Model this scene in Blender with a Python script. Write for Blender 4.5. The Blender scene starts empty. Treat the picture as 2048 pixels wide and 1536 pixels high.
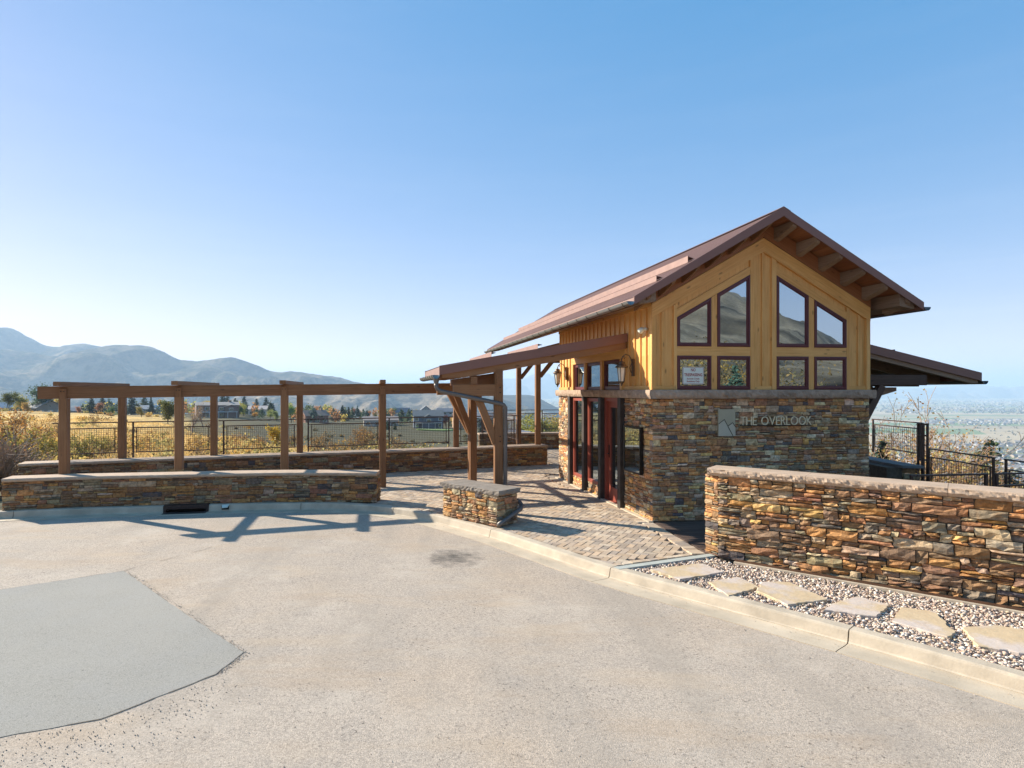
import bpy, math, random
import numpy as np
from mathutils import Vector, Matrix, noise as mn

# ------------------------------------------------------------------ camera, sky, sun, exposure
SC = bpy.context.scene
COL = SC.collection
R = math.radians
SUN_AZ, SUN_EL = R(-62.0), R(28.0)          # azimuth from +Y towards +X, elevation

cd = bpy.data.cameras.new('camera'); cam = bpy.data.objects.new('camera', cd); COL.objects.link(cam)
cam.location = (0, 0, 2.4); cam.rotation_euler = (R(90), 0, 0)
cd.sensor_width = 36; cd.lens = 1200 / 2048 * 36
cd.shift_x = 124 / 2048; cd.shift_y = 13 / 2048
cd.clip_start = .05; cd.clip_end = 90000
SC.camera = cam

w = bpy.data.worlds.new('World'); SC.world = w; w.use_nodes = True
wn = w.node_tree; wn.nodes.clear()
sky = wn.nodes.new('ShaderNodeTexSky'); sky.sky_type = 'NISHITA'; sky.sun_disc = False
sky.sun_elevation = SUN_EL; sky.sun_rotation = SUN_AZ; sky.altitude = 1500
sky.air_density = 1.0; sky.dust_density = .35; sky.ozone_density = 2.2
bg = wn.nodes.new('ShaderNodeBackground'); bg.inputs[1].default_value = .105
wo = wn.nodes.new('ShaderNodeOutputWorld')
# colour response of the sky (deeper blue overhead, paler towards the horizon) and thin cirrus streaks
sep = wn.nodes.new('ShaderNodeSeparateColor'); cmb = wn.nodes.new('ShaderNodeCombineColor'); wn.links.new(sky.outputs[0], sep.inputs[0])
for k, (gain, off) in enumerate(((1.06, -.48), (.54, .70), (.36, 2.1))):
    ma = wn.nodes.new('ShaderNodeMath'); ma.operation = 'MULTIPLY_ADD'; ma.inputs[1].default_value = gain; ma.inputs[2].default_value = off
    mx = wn.nodes.new('ShaderNodeMath'); mx.operation = 'MAXIMUM'; mx.inputs[1].default_value = .05
    wn.links.new(sep.outputs[k], ma.inputs[0]); wn.links.new(ma.outputs[0], mx.inputs[0]); wn.links.new(mx.outputs[0], cmb.inputs[k])
tc = wn.nodes.new('ShaderNodeTexCoord'); mp = wn.nodes.new('ShaderNodeMapping'); mp.inputs['Scale'].default_value = (1.2, 1.2, 13); mp.inputs['Rotation'].default_value = (0, R(4), 0)
cn = wn.nodes.new('ShaderNodeTexNoise'); cn.inputs['Scale'].default_value = 2.2; cn.inputs['Detail'].default_value = 6; cn.inputs['Roughness'].default_value = .62
wn.links.new(tc.outputs['Generated'], mp.inputs[0]); wn.links.new(mp.outputs[0], cn.inputs['Vector'])
cr_ = wn.nodes.new('ShaderNodeMapRange'); cr_.inputs[1].default_value = .46; cr_.inputs[2].default_value = .74; cr_.inputs[3].default_value = 0; cr_.inputs[4].default_value = .2; wn.links.new(cn.outputs[0], cr_.inputs[0])
se = wn.nodes.new('ShaderNodeSeparateXYZ'); wn.links.new(tc.outputs['Generated'], se.inputs[0]); el_ = wn.nodes.new('ShaderNodeMapRange'); wn.links.new(se.outputs[2], el_.inputs[0])   # the cirrus bank lies low
for k_, v_ in ((1, .05), (2, .26), (3, 1.), (4, .12)): el_.inputs[k_].default_value = v_
cf = wn.nodes.new('ShaderNodeMath'); cf.operation = 'MULTIPLY'; wn.links.new(cr_.outputs[0], cf.inputs[0]); wn.links.new(el_.outputs[0], cf.inputs[1])
cm = wn.nodes.new('ShaderNodeMix'); cm.data_type = 'RGBA'; cm.inputs[7].default_value = (4.6, 4.8, 5.0, 1); wn.links.new(cf.outputs[0], cm.inputs[0]); wn.links.new(cmb.outputs[0], cm.inputs[6])
wn.links.new(cm.outputs[2], bg.inputs[0]); wn.links.new(bg.outputs[0], wo.inputs[0])

sd = bpy.data.lights.new('sun', 'SUN'); sun = bpy.data.objects.new('sun', sd); COL.objects.link(sun)
sd.energy = 5.0; sd.angle = R(.53); sd.color = (1.0, .91, .77)
sdir = Vector((math.sin(SUN_AZ) * math.cos(SUN_EL), math.cos(SUN_AZ) * math.cos(SUN_EL), math.sin(SUN_EL)))
sun.rotation_euler = sdir.to_track_quat('Z', 'Y').to_euler(); sun.location = (-20, 10, 30)

SC.view_settings.view_transform = 'Standard'; SC.view_settings.look = 'None'
SC.view_settings.exposure = 1.1; SC.view_settings.gamma = 1
SC.render.engine = 'CYCLES'
SC.cycles.use_denoising = True
SC.cycles.max_bounces = 6; SC.cycles.diffuse_bounces = 3; SC.cycles.glossy_bounces = 3
SC.cycles.transparent_max_bounces = 12; SC.cycles.volume_bounces = 1
SC.cycles.sample_clamp_indirect = 6; SC.cycles.caustics_reflective = False; SC.cycles.caustics_refractive = False

rnd = random.Random(11)

# ------------------------------------------------------------------ helpers: materials
def new_mat(name):
    m = bpy.data.materials.new(name); m.use_nodes = True
    nt = m.node_tree; b = nt.nodes['Principled BSDF']
    return m, nt, b

class N:
    """tiny node helper"""
    def __init__(s, nt): s.nt = nt
    def add(s, t, **kw):
        n = s.nt.nodes.new(t)
        for k, v in kw.items(): setattr(n, k, v)
        return n
    def link(s, a, b): s.nt.links.new(a, b)
    def coord(s, which='Object', scale=(1, 1, 1)):
        tc = s.add('ShaderNodeTexCoord'); mp = s.add('ShaderNodeMapping'); mp.inputs['Scale'].default_value = scale
        s.link(tc.outputs[which], mp.inputs[0]); return mp.outputs[0]
    def pos(s, scale=(1, 1, 1)):
        g = s.add('ShaderNodeNewGeometry'); mp = s.add('ShaderNodeMapping'); mp.inputs['Scale'].default_value = scale
        s.link(g.outputs['Position'], mp.inputs[0]); return mp.outputs[0]
    def noise(s, vec, scale, detail=4, rough=.55):
        n = s.add('ShaderNodeTexNoise'); n.inputs['Scale'].default_value = scale
        n.inputs['Detail'].default_value = detail; n.inputs['Roughness'].default_value = rough
        s.link(vec, n.inputs['Vector']); return n.outputs[0]
    def vor(s, vec, scale, out='Distance', feature='F1'):
        n = s.add('ShaderNodeTexVoronoi', feature=feature); n.inputs['Scale'].default_value = scale
        s.link(vec, n.inputs['Vector']); return n.outputs[out]
    def ramp(s, fac, stops):
        r = s.add('ShaderNodeValToRGB'); e = r.color_ramp.elements
        while len(e) < len(stops): e.new(.5)
        for i, (p, c) in enumerate(stops):
            e[i].position = p; e[i].color = (*c, 1) if len(c) == 3 else c
        s.link(fac, r.inputs[0]); return r.outputs[0]
    def val(s, fac, a, b, c=0., d=1.):
        m = s.add('ShaderNodeMapRange'); m.inputs[1].default_value = a; m.inputs[2].default_value = b
        m.inputs[3].default_value = c; m.inputs[4].default_value = d; s.link(fac, m.inputs[0]); return m.outputs[0]
    def mix(s, fac, a, b, mode='MIX'):
        m = s.add('ShaderNodeMix', data_type='RGBA', blend_type=mode)
        for sock, v in ((m.inputs[0], fac), (m.inputs[6], a), (m.inputs[7], b)):
            if hasattr(v, 'is_linked'): s.link(v, sock)
            elif isinstance(v, (int, float)): sock.default_value = v
            else: sock.default_value = (*v, 1) if len(v) == 3 else v
        return m.outputs[2]
    def math(s, op, a, b=0.):
        m = s.add('ShaderNodeMath', operation=op)
        for sock, v in ((m.inputs[0], a), (m.inputs[1], b)):
            if hasattr(v, 'is_linked'): s.link(v, sock)
            else: sock.default_value = v
        return m.outputs[0]
    def attr(s, name='Col'):
        a = s.add('ShaderNodeAttribute'); a.attribute_name = name; return a.outputs['Color']
    def bump(s, h, strength=.3, dist=.01):
        b = s.add('ShaderNodeBump'); b.inputs['Strength'].default_value = strength; b.inputs['Distance'].default_value = dist
        s.link(h, b.inputs['Height']); return b.outputs[0]
    def rand(s):
        return s.add('ShaderNodeObjectInfo').outputs['Random']

def simple(name, col, rough=.6, metal=0., var=.12, scale=6., bump=0., bscale=60., spec=.5):
    m, nt, b = new_mat(name); n = N(nt); v = n.pos()
    f = n.noise(v, scale, 5)
    c = n.mix(n.val(f, .3, .7), tuple(x * (1 - var) for x in col), tuple(min(1, x * (1 + var)) for x in col))
    n.link(c, b.inputs['Base Color']); b.inputs['Roughness'].default_value = rough; b.inputs['Metallic'].default_value = metal
    b.inputs['Specular IOR Level'].default_value = spec
    if bump: n.link(n.bump(n.noise(v, bscale, 4), bump, .01), b.inputs['Normal'])
    return m

def wood(name, c0, c1, c2, rough=.62, knots=True, grain=1.0):
    """grain runs along the object's local X"""
    m, nt, b = new_mat(name); n = N(nt)
    v = n.coord('Object', (1, 1, 1)); r = n.rand()
    off = n.add('ShaderNodeVectorMath', operation='ADD'); n.link(v, off.inputs[0])
    cx = n.add('ShaderNodeCombineXYZ'); n.link(n.math('MULTIPLY', r, 37.), cx.inputs[0]); n.link(n.math('MULTIPLY', r, 11.), cx.inputs[2])
    n.link(cx.outputs[0], off.inputs[1]); v = off.outputs[0]
    mp = n.add('ShaderNodeMapping'); mp.inputs['Scale'].default_value = (1.1, 26 * grain, 26 * grain); n.link(v, mp.inputs[0])
    g = n.noise(mp.outputs[0], 1.6, 6, .65)
    big = n.noise(v, 1.7, 3)
    c = n.ramp(g, [(.28, c0), (.5, c1), (.74, c2)])
    c = n.mix(n.val(big, .3, .75, 0, .45), c, c0, 'MULTIPLY') if False else n.mix(n.val(big, .35, .75, 0, .5), c, c0)
    c = n.mix(n.val(r, 0, .5, .35, 0), c, c0)
    c = n.mix(n.val(r, .5, 1, 0, .45), c, c2)
    if knots:
        mk = n.add('ShaderNodeMapping'); mk.inputs['Scale'].default_value = (2.2, 6, 6); n.link(v, mk.inputs[0])
        k = n.val(n.vor(mk.outputs[0], 1.0), .05, .13, 1, 0)
        c = n.mix(n.math('MULTIPLY', k, .65), c, tuple(x * .35 for x in c0))
    n.link(c, b.inputs['Base Color']); b.inputs['Roughness'].default_value = rough
    b.inputs['Specular IOR Level'].default_value = .35
    n.link(n.bump(g, .25, .004), b.inputs['Normal'])
    return m

def attr_mat(name, rough=.85, nscale=9., namp=.45, bump=.5, bscale=28., tint=None, spec=.3):
    """colour from the mesh, mottled by noise"""
    m, nt, b = new_mat(name); n = N(nt); v = n.pos()
    a = n.attr(); f = n.noise(v, nscale, 6, .65)
    c = n.mix(n.val(f, .33, .68, 0, 1), n.mix(1., a, tuple([1 - namp] * 3), 'MULTIPLY'), n.mix(1., a, (1 + namp, 1 + namp * .95, 1 + namp * .85), 'MULTIPLY'))
    if tint:
        f2 = n.noise(v, nscale * .45, 4); c = n.mix(n.val(f2, .52, .7, 0, .55), c, tint)
    n.link(c, b.inputs['Base Color']); b.inputs['Roughness'].default_value = rough; b.inputs['Specular IOR Level'].default_value = spec
    if bump: n.link(n.bump(n.noise(v, bscale, 6, .7), bump, .012), b.inputs['Normal'])
    return m

def leaf_mat(name, trans=.45):
    m, nt, b = new_mat(name); n = N(nt)
    a = n.attr(); b.inputs['Roughness'].default_value = .7; b.inputs['Specular IOR Level'].default_value = .15
    n.link(a, b.inputs['Base Color'])
    t = n.add('ShaderNodeBsdfTranslucent'); n.link(a, t.inputs[0])
    mx = n.add('ShaderNodeMixShader'); mx.inputs[0].default_value = trans
    n.link(b.outputs[0], mx.inputs[1]); n.link(t.outputs[0], mx.inputs[2])
    n.link(mx.outputs[0], nt.nodes['Material Output'].inputs[0]); return m

def glass_mat(name, refl=.55, dark=(.012, .015, .017), opaque=True):
    m, nt, b = new_mat(name); n = N(nt); nt.nodes.remove(b)
    g = n.add('ShaderNodeBsdfGlossy'); g.inputs['Roughness'].default_value = .0; g.inputs['Color'].default_value = (.72, .87, .96, 1)
    v = n.pos(); g_n = n.bump(n.noise(v, 2.2, 2), .05, .01); n.link(g_n, g.inputs['Normal'])
    if opaque:
        d = n.add('ShaderNodeBsdfDiffuse'); d.inputs[0].default_value = (*dark, 1)
    else:
        d = n.add('ShaderNodeBsdfTransparent'); d.inputs[0].default_value = (.62, .68, .66, 1)
    fr = n.add('ShaderNodeFresnel'); fr.inputs[0].default_value = 1.5
    fac = n.math('MINIMUM', n.math('ADD', fr.outputs[0], refl), 1.)
    mx = n.add('ShaderNodeMixShader'); n.link(fac, mx.inputs[0]); n.link(d.outputs[0], mx.inputs[1]); n.link(g.outputs[0], mx.inputs[2])
    n.link(mx.outputs[0], nt.nodes['Material Output'].inputs[0]); return m

# ------------------------------------------------------------------ helpers: objects
ORG = {}
def org(o): return ORG.get(o.name, Vector((0, 0, 0)))
def tag(o, label=None, cat=None, group=None, kind=None):
    if label: o['label'] = label
    if cat: o['category'] = cat
    if group: o['group'] = group
    if kind: o['kind'] = kind
    return o
def empty(name, loc, label=None, cat=None, group=None, kind=None):
    o = bpy.data.objects.new(name, None); COL.objects.link(o); o.location = loc; o.empty_display_size = .2
    ORG[o.name] = Vector(loc); return tag(o, label, cat, group, kind)
def link(o, parent, matrix=None):
    COL.objects.link(o)
    if parent is not None:
        o.parent = parent; off = org(parent); ORG[o.name] = off
        if matrix is not None:                     # a mesh with its own axes: its parts may not hang below it
            o.matrix_local = Matrix.Translation(-off) @ matrix
    elif matrix is not None: o.matrix_local = matrix
    return o
def raw_mesh(name, verts, faces, mats, cols=None, smooth=False, fm=None):
    me = bpy.data.meshes.new(name); me.from_pydata([tuple(v) for v in verts], [], faces)
    for m in (mats if isinstance(mats, (list, tuple)) else [mats]): me.materials.append(m)
    if fm is not None: me.polygons.foreach_set('material_index', fm)
    if cols is not None:
        ca = me.color_attributes.new('Col', 'FLOAT_COLOR', 'POINT')
        a = np.ones((len(verts), 4), np.float32); a[:, :3] = np.asarray(cols, np.float32)
        ca.data.foreach_set('color', a.ravel())
    if smooth: me.polygons.foreach_set('use_smooth', [True] * len(me.polygons))
    me.update(); return me
def mesh(name, verts, faces, mats, parent=None, cols=None, smooth=False, fm=None, base=None):
    """verts in world space"""
    V = np.asarray(verts, float)
    if parent is not None: off = np.array(org(parent))
    elif base is not None: off = np.array(base)
    else: off = np.zeros(3)
    o = bpy.data.objects.new(name, raw_mesh(name, V - off, faces, mats, cols, smooth, fm))
    if parent is None:
        o.location = off; COL.objects.link(o); ORG[o.name] = Vector(off)
    else: link(o, parent)
    return o

class MB:
    """collects pieces of ONE part, in world space"""
    def __init__(s): s.v = []; s.f = []; s.c = []
    def add(s, vs, fs, col=None):
        k = len(s.v); s.v += [tuple(x) for x in vs]; s.f += [tuple(i + k for i in q) for q in fs]
        if col is not None: s.c += [col] * len(vs)
    def prism(s, poly, vec):
        """closed polygon swept along vec"""
        n = len(poly); p = [Vector(q) for q in poly]; e = Vector(vec)
        s.add(p + [q + e for q in p], [tuple(range(n))[::-1], tuple(range(n, 2 * n))] + [(i, (i + 1) % n, (i + 1) % n + n, i + n) for i in range(n)])
    def box(s, p0, ax, ay, az):
        p0, ax, ay, az = Vector(p0), Vector(ax), Vector(ay), Vector(az)
        s.prism([p0, p0 + ax, p0 + ax + ay, p0 + ay], az)
    def bar(s, a, b, w, h=None, up=(0, 0, 1)):
        h = h or w; a, b = Vector(a), Vector(b); d = (b - a).normalized(); u = Vector(up)
        if abs(d.dot(u)) > .95: u = Vector((0, 1, 0))
        sd_ = d.cross(u).normalized(); u2 = sd_.cross(d)
        s.prism([a - sd_ * w / 2 - u2 * h / 2, a + sd_ * w / 2 - u2 * h / 2, a + sd_ * w / 2 + u2 * h / 2, a - sd_ * w / 2 + u2 * h / 2], b - a)
    def tube(s, pts, r, n=8, cap=True):
        pts = [Vector(p) for p in pts]; rs = r if isinstance(r, (list, tuple)) else [r] * len(pts)
        k = len(s.v); prev = None
        for i, p in enumerate(pts):
            d = (pts[min(i + 1, len(pts) - 1)] - pts[max(i - 1, 0)]).normalized()
            if prev is None:
                u = Vector((0, 0, 1)) if abs(d.z) < .9 else Vector((1, 0, 0)); x = d.cross(u).normalized()
            else: x = (prev - d * prev.dot(d)).normalized()
            prev = x; y = d.cross(x)
            for j in range(n):
                a = 2 * math.pi * j / n; s.v.append(tuple(p + (x * math.cos(a) + y * math.sin(a)) * rs[i]))
        for i in range(len(pts) - 1):
            for j in range(n):
                a, b_ = k + i * n + j, k + i * n + (j + 1) % n; s.f.append((a, b_, b_ + n, a + n))
        if cap: s.f.append(tuple(range(k, k + n))[::-1]); s.f.append(tuple(range(k + (len(pts) - 1) * n, k + len(pts) * n)))
    def lathe(s, c, prof, n=10):
        k = len(s.v); c = Vector(c)
        for (r, z) in prof:
            for j in range(n):
                a = 2 * math.pi * j / n; s.v.append((c.x + r * math.cos(a), c.y + r * math.sin(a), c.z + z))
        for i in range(len(prof) - 1):
            for j in range(n):
                a, b_ = k + i * n + j, k + i * n + (j + 1) % n; s.f.append((a, b_, b_ + n, a + n))
        s.f.append(tuple(range(k, k + n))[::-1]); m = k + (len(prof) - 1) * n; s.f.append(tuple(range(m, m + n)))
    def build(s, name, mat, parent=None, smooth=False, base=None):
        return mesh(name, s.v, s.f, mat, parent, s.c or None, smooth, None, base)

def timber(name, a, b, w, h, mat, parent, up=(0, 0, 1), ch=.006):
    """a squared timber with eased edges; local X runs along it so that the grain follows"""
    a, b = Vector(a), Vector(b); L = (b - a).length; x = (b - a).normalized(); u = Vector(up)
    if abs(x.dot(u)) > .95: u = Vector((-.126, .992, 0))
    y = u.cross(x).normalized(); z = x.cross(y)
    yy, zz = w / 2, h / 2
    ring = [(-yy + ch, -zz), (yy - ch, -zz), (yy, -zz + ch), (yy, zz - ch), (yy - ch, zz), (-yy + ch, zz), (-yy, zz - ch), (-yy, -zz + ch)]
    vs = [(0, p, q) for p, q in ring] + [(L, p, q) for p, q in ring]
    fs = [tuple(range(8))[::-1], tuple(range(8, 16))] + [(i, (i + 1) % 8, (i + 1) % 8 + 8, i + 8) for i in range(8)]
    o = bpy.data.objects.new(name, raw_mesh(name, vs, fs, mat))
    M = Matrix(((x.x, y.x, z.x, a.x), (x.y, y.y, z.y, a.y), (x.z, y.z, z.z, a.z), (0, 0, 0, 1)))
    return link(o, parent, M)

def shaped(name, poly, vec, mat, parent, axis):
    """a sawn board of any outline (world polygon swept by vec); local X along axis"""
    x = Vector(axis).normalized(); v = Vector(vec); y = v.normalized()
    if abs(y.dot(x)) > .9: y = Vector((0, 0, 1)) if abs(x.z) < .9 else Vector((1, 0, 0))
    y = (y - x * y.dot(x)).normalized(); z = x.cross(y)
    o0 = Vector(poly[0]); M = Matrix(((x.x, y.x, z.x, o0.x), (x.y, y.y, z.y, o0.y), (x.z, y.z, z.z, o0.z), (0, 0, 0, 1))); Mi = M.inverted()
    p = [Mi @ Vector(q) for q in poly]; e = Mi.to_3x3() @ v; n = len(p)
    vs = p + [q + e for q in p]
    fs = [tuple(range(n))[::-1], tuple(range(n, 2 * n))] + [(i, (i + 1) % n, (i + 1) % n + n, i + n) for i in range(n)]
    o = bpy.data.objects.new(name, raw_mesh(name, vs, fs, mat)); return link(o, parent, M)

def catmull(pts, per=8):
    P = [Vector(p) for p in pts]; out = []
    for i in range(len(P) - 1):
        p0, p1, p2, p3 = P[max(i - 1, 0)], P[i], P[i + 1], P[min(i + 2, len(P) - 1)]
        for k in range(per):
            t = k / per
            out.append(.5 * ((2 * p1) + (p2 - p0) * t + (2 * p0 - 5 * p1 + 4 * p2 - p3) * t * t + (3 * p1 - p0 - 3 * p2 + p3) * t ** 3))
    out.append(P[-1]); return out

class Path:
    def __init__(s, pts):
        s.p = [Vector((q[0], q[1], 0)) for q in pts]; s.l = [0]
        for a, b in zip(s.p, s.p[1:]): s.l.append(s.l[-1] + (b - a).length)
        s.L = s.l[-1]
    def at(s, u):
        u = min(max(u, -.5), s.L + .5); i = 0
        while i < len(s.l) - 2 and s.l[i + 1] < u: i += 1
        a, b = s.p[i], s.p[i + 1]; d = (b - a).normalized()
        return a + d * (u - s.l[i]), d, Vector((d.y, -d.x, 0))      # point, tangent, right-hand normal
    def find(s, x):
        """length where the path passes that x"""
        best = min(range(400), key=lambda k: abs(s.at(s.L * k / 399)[0].x - x)); return s.L * best / 399

def inside(poly, x, y):
    c = False; n = len(poly)
    for i in range(n):
        x1, y1 = poly[i][:2]; x2, y2 = poly[(i + 1) % n][:2]
        if (y1 > y) != (y2 > y) and x < (x2 - x1) * (y - y1) / (y2 - y1) + x1: c = not c
    return c

# building frame: t along the gable front, s along the side wall, away from the camera
O = Vector((3.71, 10.99, 0)); ET = Vector((.992, .126, 0)); ES = Vector((-.126, .992, 0)); Z = Vector((0, 0, 1))
W, LEN, RIDGE_T = 4.385, 5.6, 2.19
def B(t, s, z): return O + ET * t + ES * s + Z * z

# ------------------------------------------------------------------ materials
def asphalt_mat(name, patch=False):
    m, nt, b = new_mat(name); n = N(nt); v = n.pos()
    big = n.noise(v, .35, 4); mid = n.noise(v, 2.2, 5, .65); f = n.noise(v, 105, 5, .8); vo = n.vor(v, 150)
    if patch: stops = [(.3, (.14, .132, .115)), (.45, (.27, .255, .222)), (.58, (.335, .316, .276)), (.74, (.46, .434, .38))]
    else: stops = [(.3, (.125, .106, .086)), (.42, (.35, .298, .243)), (.55, (.455, .387, .318)), (.72, (.62, .535, .445))]
    c = n.ramp(f, stops)
    if not patch:
        c = n.mix(n.val(big, .48, .68, 0, .35), c, (.47, .35, .24))
        c = n.mix(n.val(mid, .5, .72, 0, .3), c, (.29, .265, .24))
        # individual stones of the aggregate and the pits between them
        vc = n.vor(v, 80, 'Color'); sg_ = n.add('ShaderNodeSeparateColor'); n.link(vc, sg_.inputs[0]); c = n.mix(.25, c, n.ramp(sg_.outputs[0], [(0, (.12, .11, .10)), (1, (.95, .88, .80))]), 'OVERLAY')
        pit = n.math('MULTIPLY', n.val(n.noise(v, 34, 3, .75), .34, .41, 1, 0), n.val(n.noise(v, 1.1, 5), .38, .60, .3, 1))
        c = n.mix(n.math('MULTIPLY', pit, .85), c, (.07, .06, .05))
        # faint wheel paths along the lane and scuffs
        tr = n.noise(n.coord('Object', (.9, .16, 1)), 1.4, 4, .6); mpr = [x for x in nt.nodes if x.type == 'MAPPING'][-1]; mpr.inputs['Rotation'].default_value = (0, 0, R(-38))
        c = n.mix(n.val(tr, .48, .64, 0, .42), c, (.31, .265, .215))
        c = n.mix(n.val(n.noise(v, .8, 6, .72), .52, .70, 0, .45), c, (.56, .48, .39))
        c = n.mix(n.val(n.noise(n.pos((.5, 1.6, 1)), .8, 5, .65), .54, .68, 0, .38), c, (.40, .29, .19))
        # oil stain by the kerb
        g = n.add('ShaderNodeNewGeometry'); sb = n.add('ShaderNodeVectorMath', operation='SUBTRACT'); n.link(g.outputs['Position'], sb.inputs[0]); sb.inputs[1].default_value = (.04, 9.07, -.125)
        wv = n.add('ShaderNodeVectorMath', operation='MULTIPLY'); n.link(sb.outputs[0], wv.inputs[0]); wv.inputs[1].default_value = (1, .9, 1)
        ln = n.add('ShaderNodeVectorMath', operation='LENGTH'); n.link(wv.outputs[0], ln.inputs[0])
        sm = n.math('ADD', ln.outputs['Value'], n.math('MULTIPLY', n.math('SUBTRACT', n.noise(v, 5, 5, .7), .5), 1.1))
        c = n.mix(n.val(sm, .02, .48, .8, 0), c, (.05, .048, .045))
        # rust tinted drip line beside the gutter
        c = n.mix(n.val(n.noise(n.pos((.6, 2.2, 1)), 1.0, 3), .55, .7, 0, .3), c, (.48, .36, .24))
    else:
        c = n.mix(n.val(mid, .45, .75, 0, .35), c, (.30, .295, .28))
        c = n.mix(n.math('MULTIPLY', n.val(n.noise(v, 46, 3, .7), .33, .38, 1, 0), .6), c, (.10, .095, .09))
        c = n.mix(n.val(big, .45, .7, 0, .35), c, (.41, .375, .32))
    n.link(c, b.inputs['Base Color']); b.inputs['Roughness'].default_value = .9; b.inputs['Specular IOR Level'].default_value = .25
    hgt = n.math('ADD', n.math('MULTIPLY', vo, -1.), n.math('MULTIPLY', mid, .6))
    n.link(n.bump(hgt, .4 if not patch else .25, .006), b.inputs['Normal']); return m

M_ASPH, M_PATCH = asphalt_mat('asphalt'), asphalt_mat('asphalt_patch', True)
M_KERB = simple('kerb_concrete', (.50, .42, .315), .85, var=.2, scale=3.5, bump=.25, bscale=40)
M_GUTTER = simple('gutter_concrete', (.50, .415, .305), .85, var=.2, scale=1.9, bump=.2, bscale=50)
M_STONE = attr_mat('ledge_stone', .88, 18., .42, .7, 50., tint=(.30, .16, .065))
M_MORTAR = simple('wall_core', (.12, .09, .062), .95, var=.3, scale=14, bump=.4)
M_CAP = simple('cap_stone', (.46, .335, .235), .88, var=.13, scale=5, bump=.35, bscale=55)
M_BELT = simple('belt_stone', (.37, .265, .19), .9, var=.3, scale=7, bump=.6, bscale=35)
M_PAVER = attr_mat('paver', .9, 30., .16, .25, 120.)
M_SAND = simple('paver_bed', (.27, .22, .175), .95, var=.25, scale=9)
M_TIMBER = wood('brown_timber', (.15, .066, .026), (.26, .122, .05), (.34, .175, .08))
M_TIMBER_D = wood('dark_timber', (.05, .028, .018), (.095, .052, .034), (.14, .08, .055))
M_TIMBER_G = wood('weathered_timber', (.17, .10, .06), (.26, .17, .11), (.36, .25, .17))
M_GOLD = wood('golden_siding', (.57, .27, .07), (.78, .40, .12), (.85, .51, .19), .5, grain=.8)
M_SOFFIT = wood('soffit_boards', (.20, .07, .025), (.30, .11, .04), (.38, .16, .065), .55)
M_GUARD = simple('sunlit_trim_metal', (.30, .185, .15), .5, metal=.1)  # paler than the roof: sunlight on guards and eave is put into the colour
M_ROOF = simple('roof_metal', (.165, .09, .07), .55, metal=.1, var=.08, scale=1.2)
M_FASCIA = simple('fascia_metal', (.225, .11, .085), .5, metal=.1, var=.06, scale=2)
M_ZINC = simple('gutter_metal', (.33, .33, .31), .38, metal=.75, var=.12, scale=5)
M_PIPE = simple('downspout_metal', (.15, .135, .125), .45, metal=.5, var=.1, scale=5)
M_RAIL = simple('rail_steel', (.075, .045, .035), .5, metal=.4, var=.2, scale=8)
M_WIRE = simple('rail_wire', (.075, .055, .045), .55, metal=.4, var=.1)
M_FRAME = simple('maroon_frame', (.105, .02, .024), .4, var=.1, scale=3)
M_RED = simple('red_door_paint', (.29, .068, .042), .42, var=.12, scale=3)
M_STEEL = simple('dark_post_steel', (.05, .037, .03), .6, metal=.2, var=.3, scale=6)
M_GLASS = glass_mat('coated_glass', .5)
M_GLASS_T = glass_mat('clear_glass', .42, opaque=False)
M_BLACK = simple('black_metal', (.018, .017, .016), .35, metal=.4)
M_BRONZE = simple('lantern_bronze', (.12, .085, .055), .45, metal=.6)
M_LAMPGLASS = simple('lantern_glass', (.72, .68, .58), .25, var=.05)
M_PAPER = simple('paper', (.75, .75, .73), .7, var=.03)
M_WHITE = simple('white_plastic', (.70, .74, .66), .5, var=.03)
M_PLAQUE = simple('plaque_paint', (.42, .37, .25), .5, var=.04)
M_PLAQUE2 = simple('plaque_light', (.50, .46, .35), .5, var=.04)
M_LETTER = simple('letter_paint', (.85, .70, .45), .5, var=.04)
M_SIGNRED = simple('sign_print', (.33, .04, .035), .6, var=.02)
M_RUST = simple('rusty_steel', (.13, .065, .035), .7, metal=.3, var=.35, scale=12)
M_FLAG = None
M_DECK = wood('deck_boards', (.055, .035, .026), (.095, .062, .048), (.14, .10, .08), .7, knots=False)
M_INT = simple('interior_plaster', (.30, .22, .14), .8)
M_GRAVEL = attr_mat('gravel', .8, 60., .12, .15, 90.)
M_LEAF = leaf_mat('leaves')
M_TWIG = attr_mat('twigs', .9, 20., .2, 0)

# ================================================================== TERRAIN
def az(px): return math.degrees(math.atan((px - 900) / 1200))
_cols = []
def col(th, rows): _cols.append((th, rows))
def back(th, el, near=-.3):
    col(th, [(6, -.35), (14, near), (26, .2 + el * 4), (60, el * 42), (200, el * 165), (700, el * 640), (1400, el * 1400), (2600, el * 1000), (6000, -170), (40000, -170)])
back(-180, .13); back(-150, .13); back(-120, .11)
col(-95, [(6, -.35), (24, -.3), (60, 1.5), (200, 8), (700, 30), (1500, 60), (3000, 40), (6000, -170), (40000, -170)])
col(-60, [(6, -.35), (22, -.28), (40, -.8), (100, -1.5), (300, -6), (900, -20), (2500, -100), (5000, -170), (40000, -170)])
col(-46, [(6, -.35), (13, -.3), (18, -.12), (30, -.5), (100, -2.5), (300, -6), (900, -25), (2500, -110), (5000, -170), (40000, -170)])
col(az(0), [(6, -.35), (13, -.3), (17, -.2), (25, -1.), (60, -1.8), (120, -2.6), (200, -3.9), (400, -9), (1000, -36), (2500, -120), (5000, -170), (40000, -170)])
def fcol(px, rows):
    k = math.hypot(1, (px - 900) / 1200)
    col(az(px), [(6, -.35), (15, -.35)] + [(Y * k, z) for Y, z in rows] + [(5000, -170), (40000, -170)])
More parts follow.
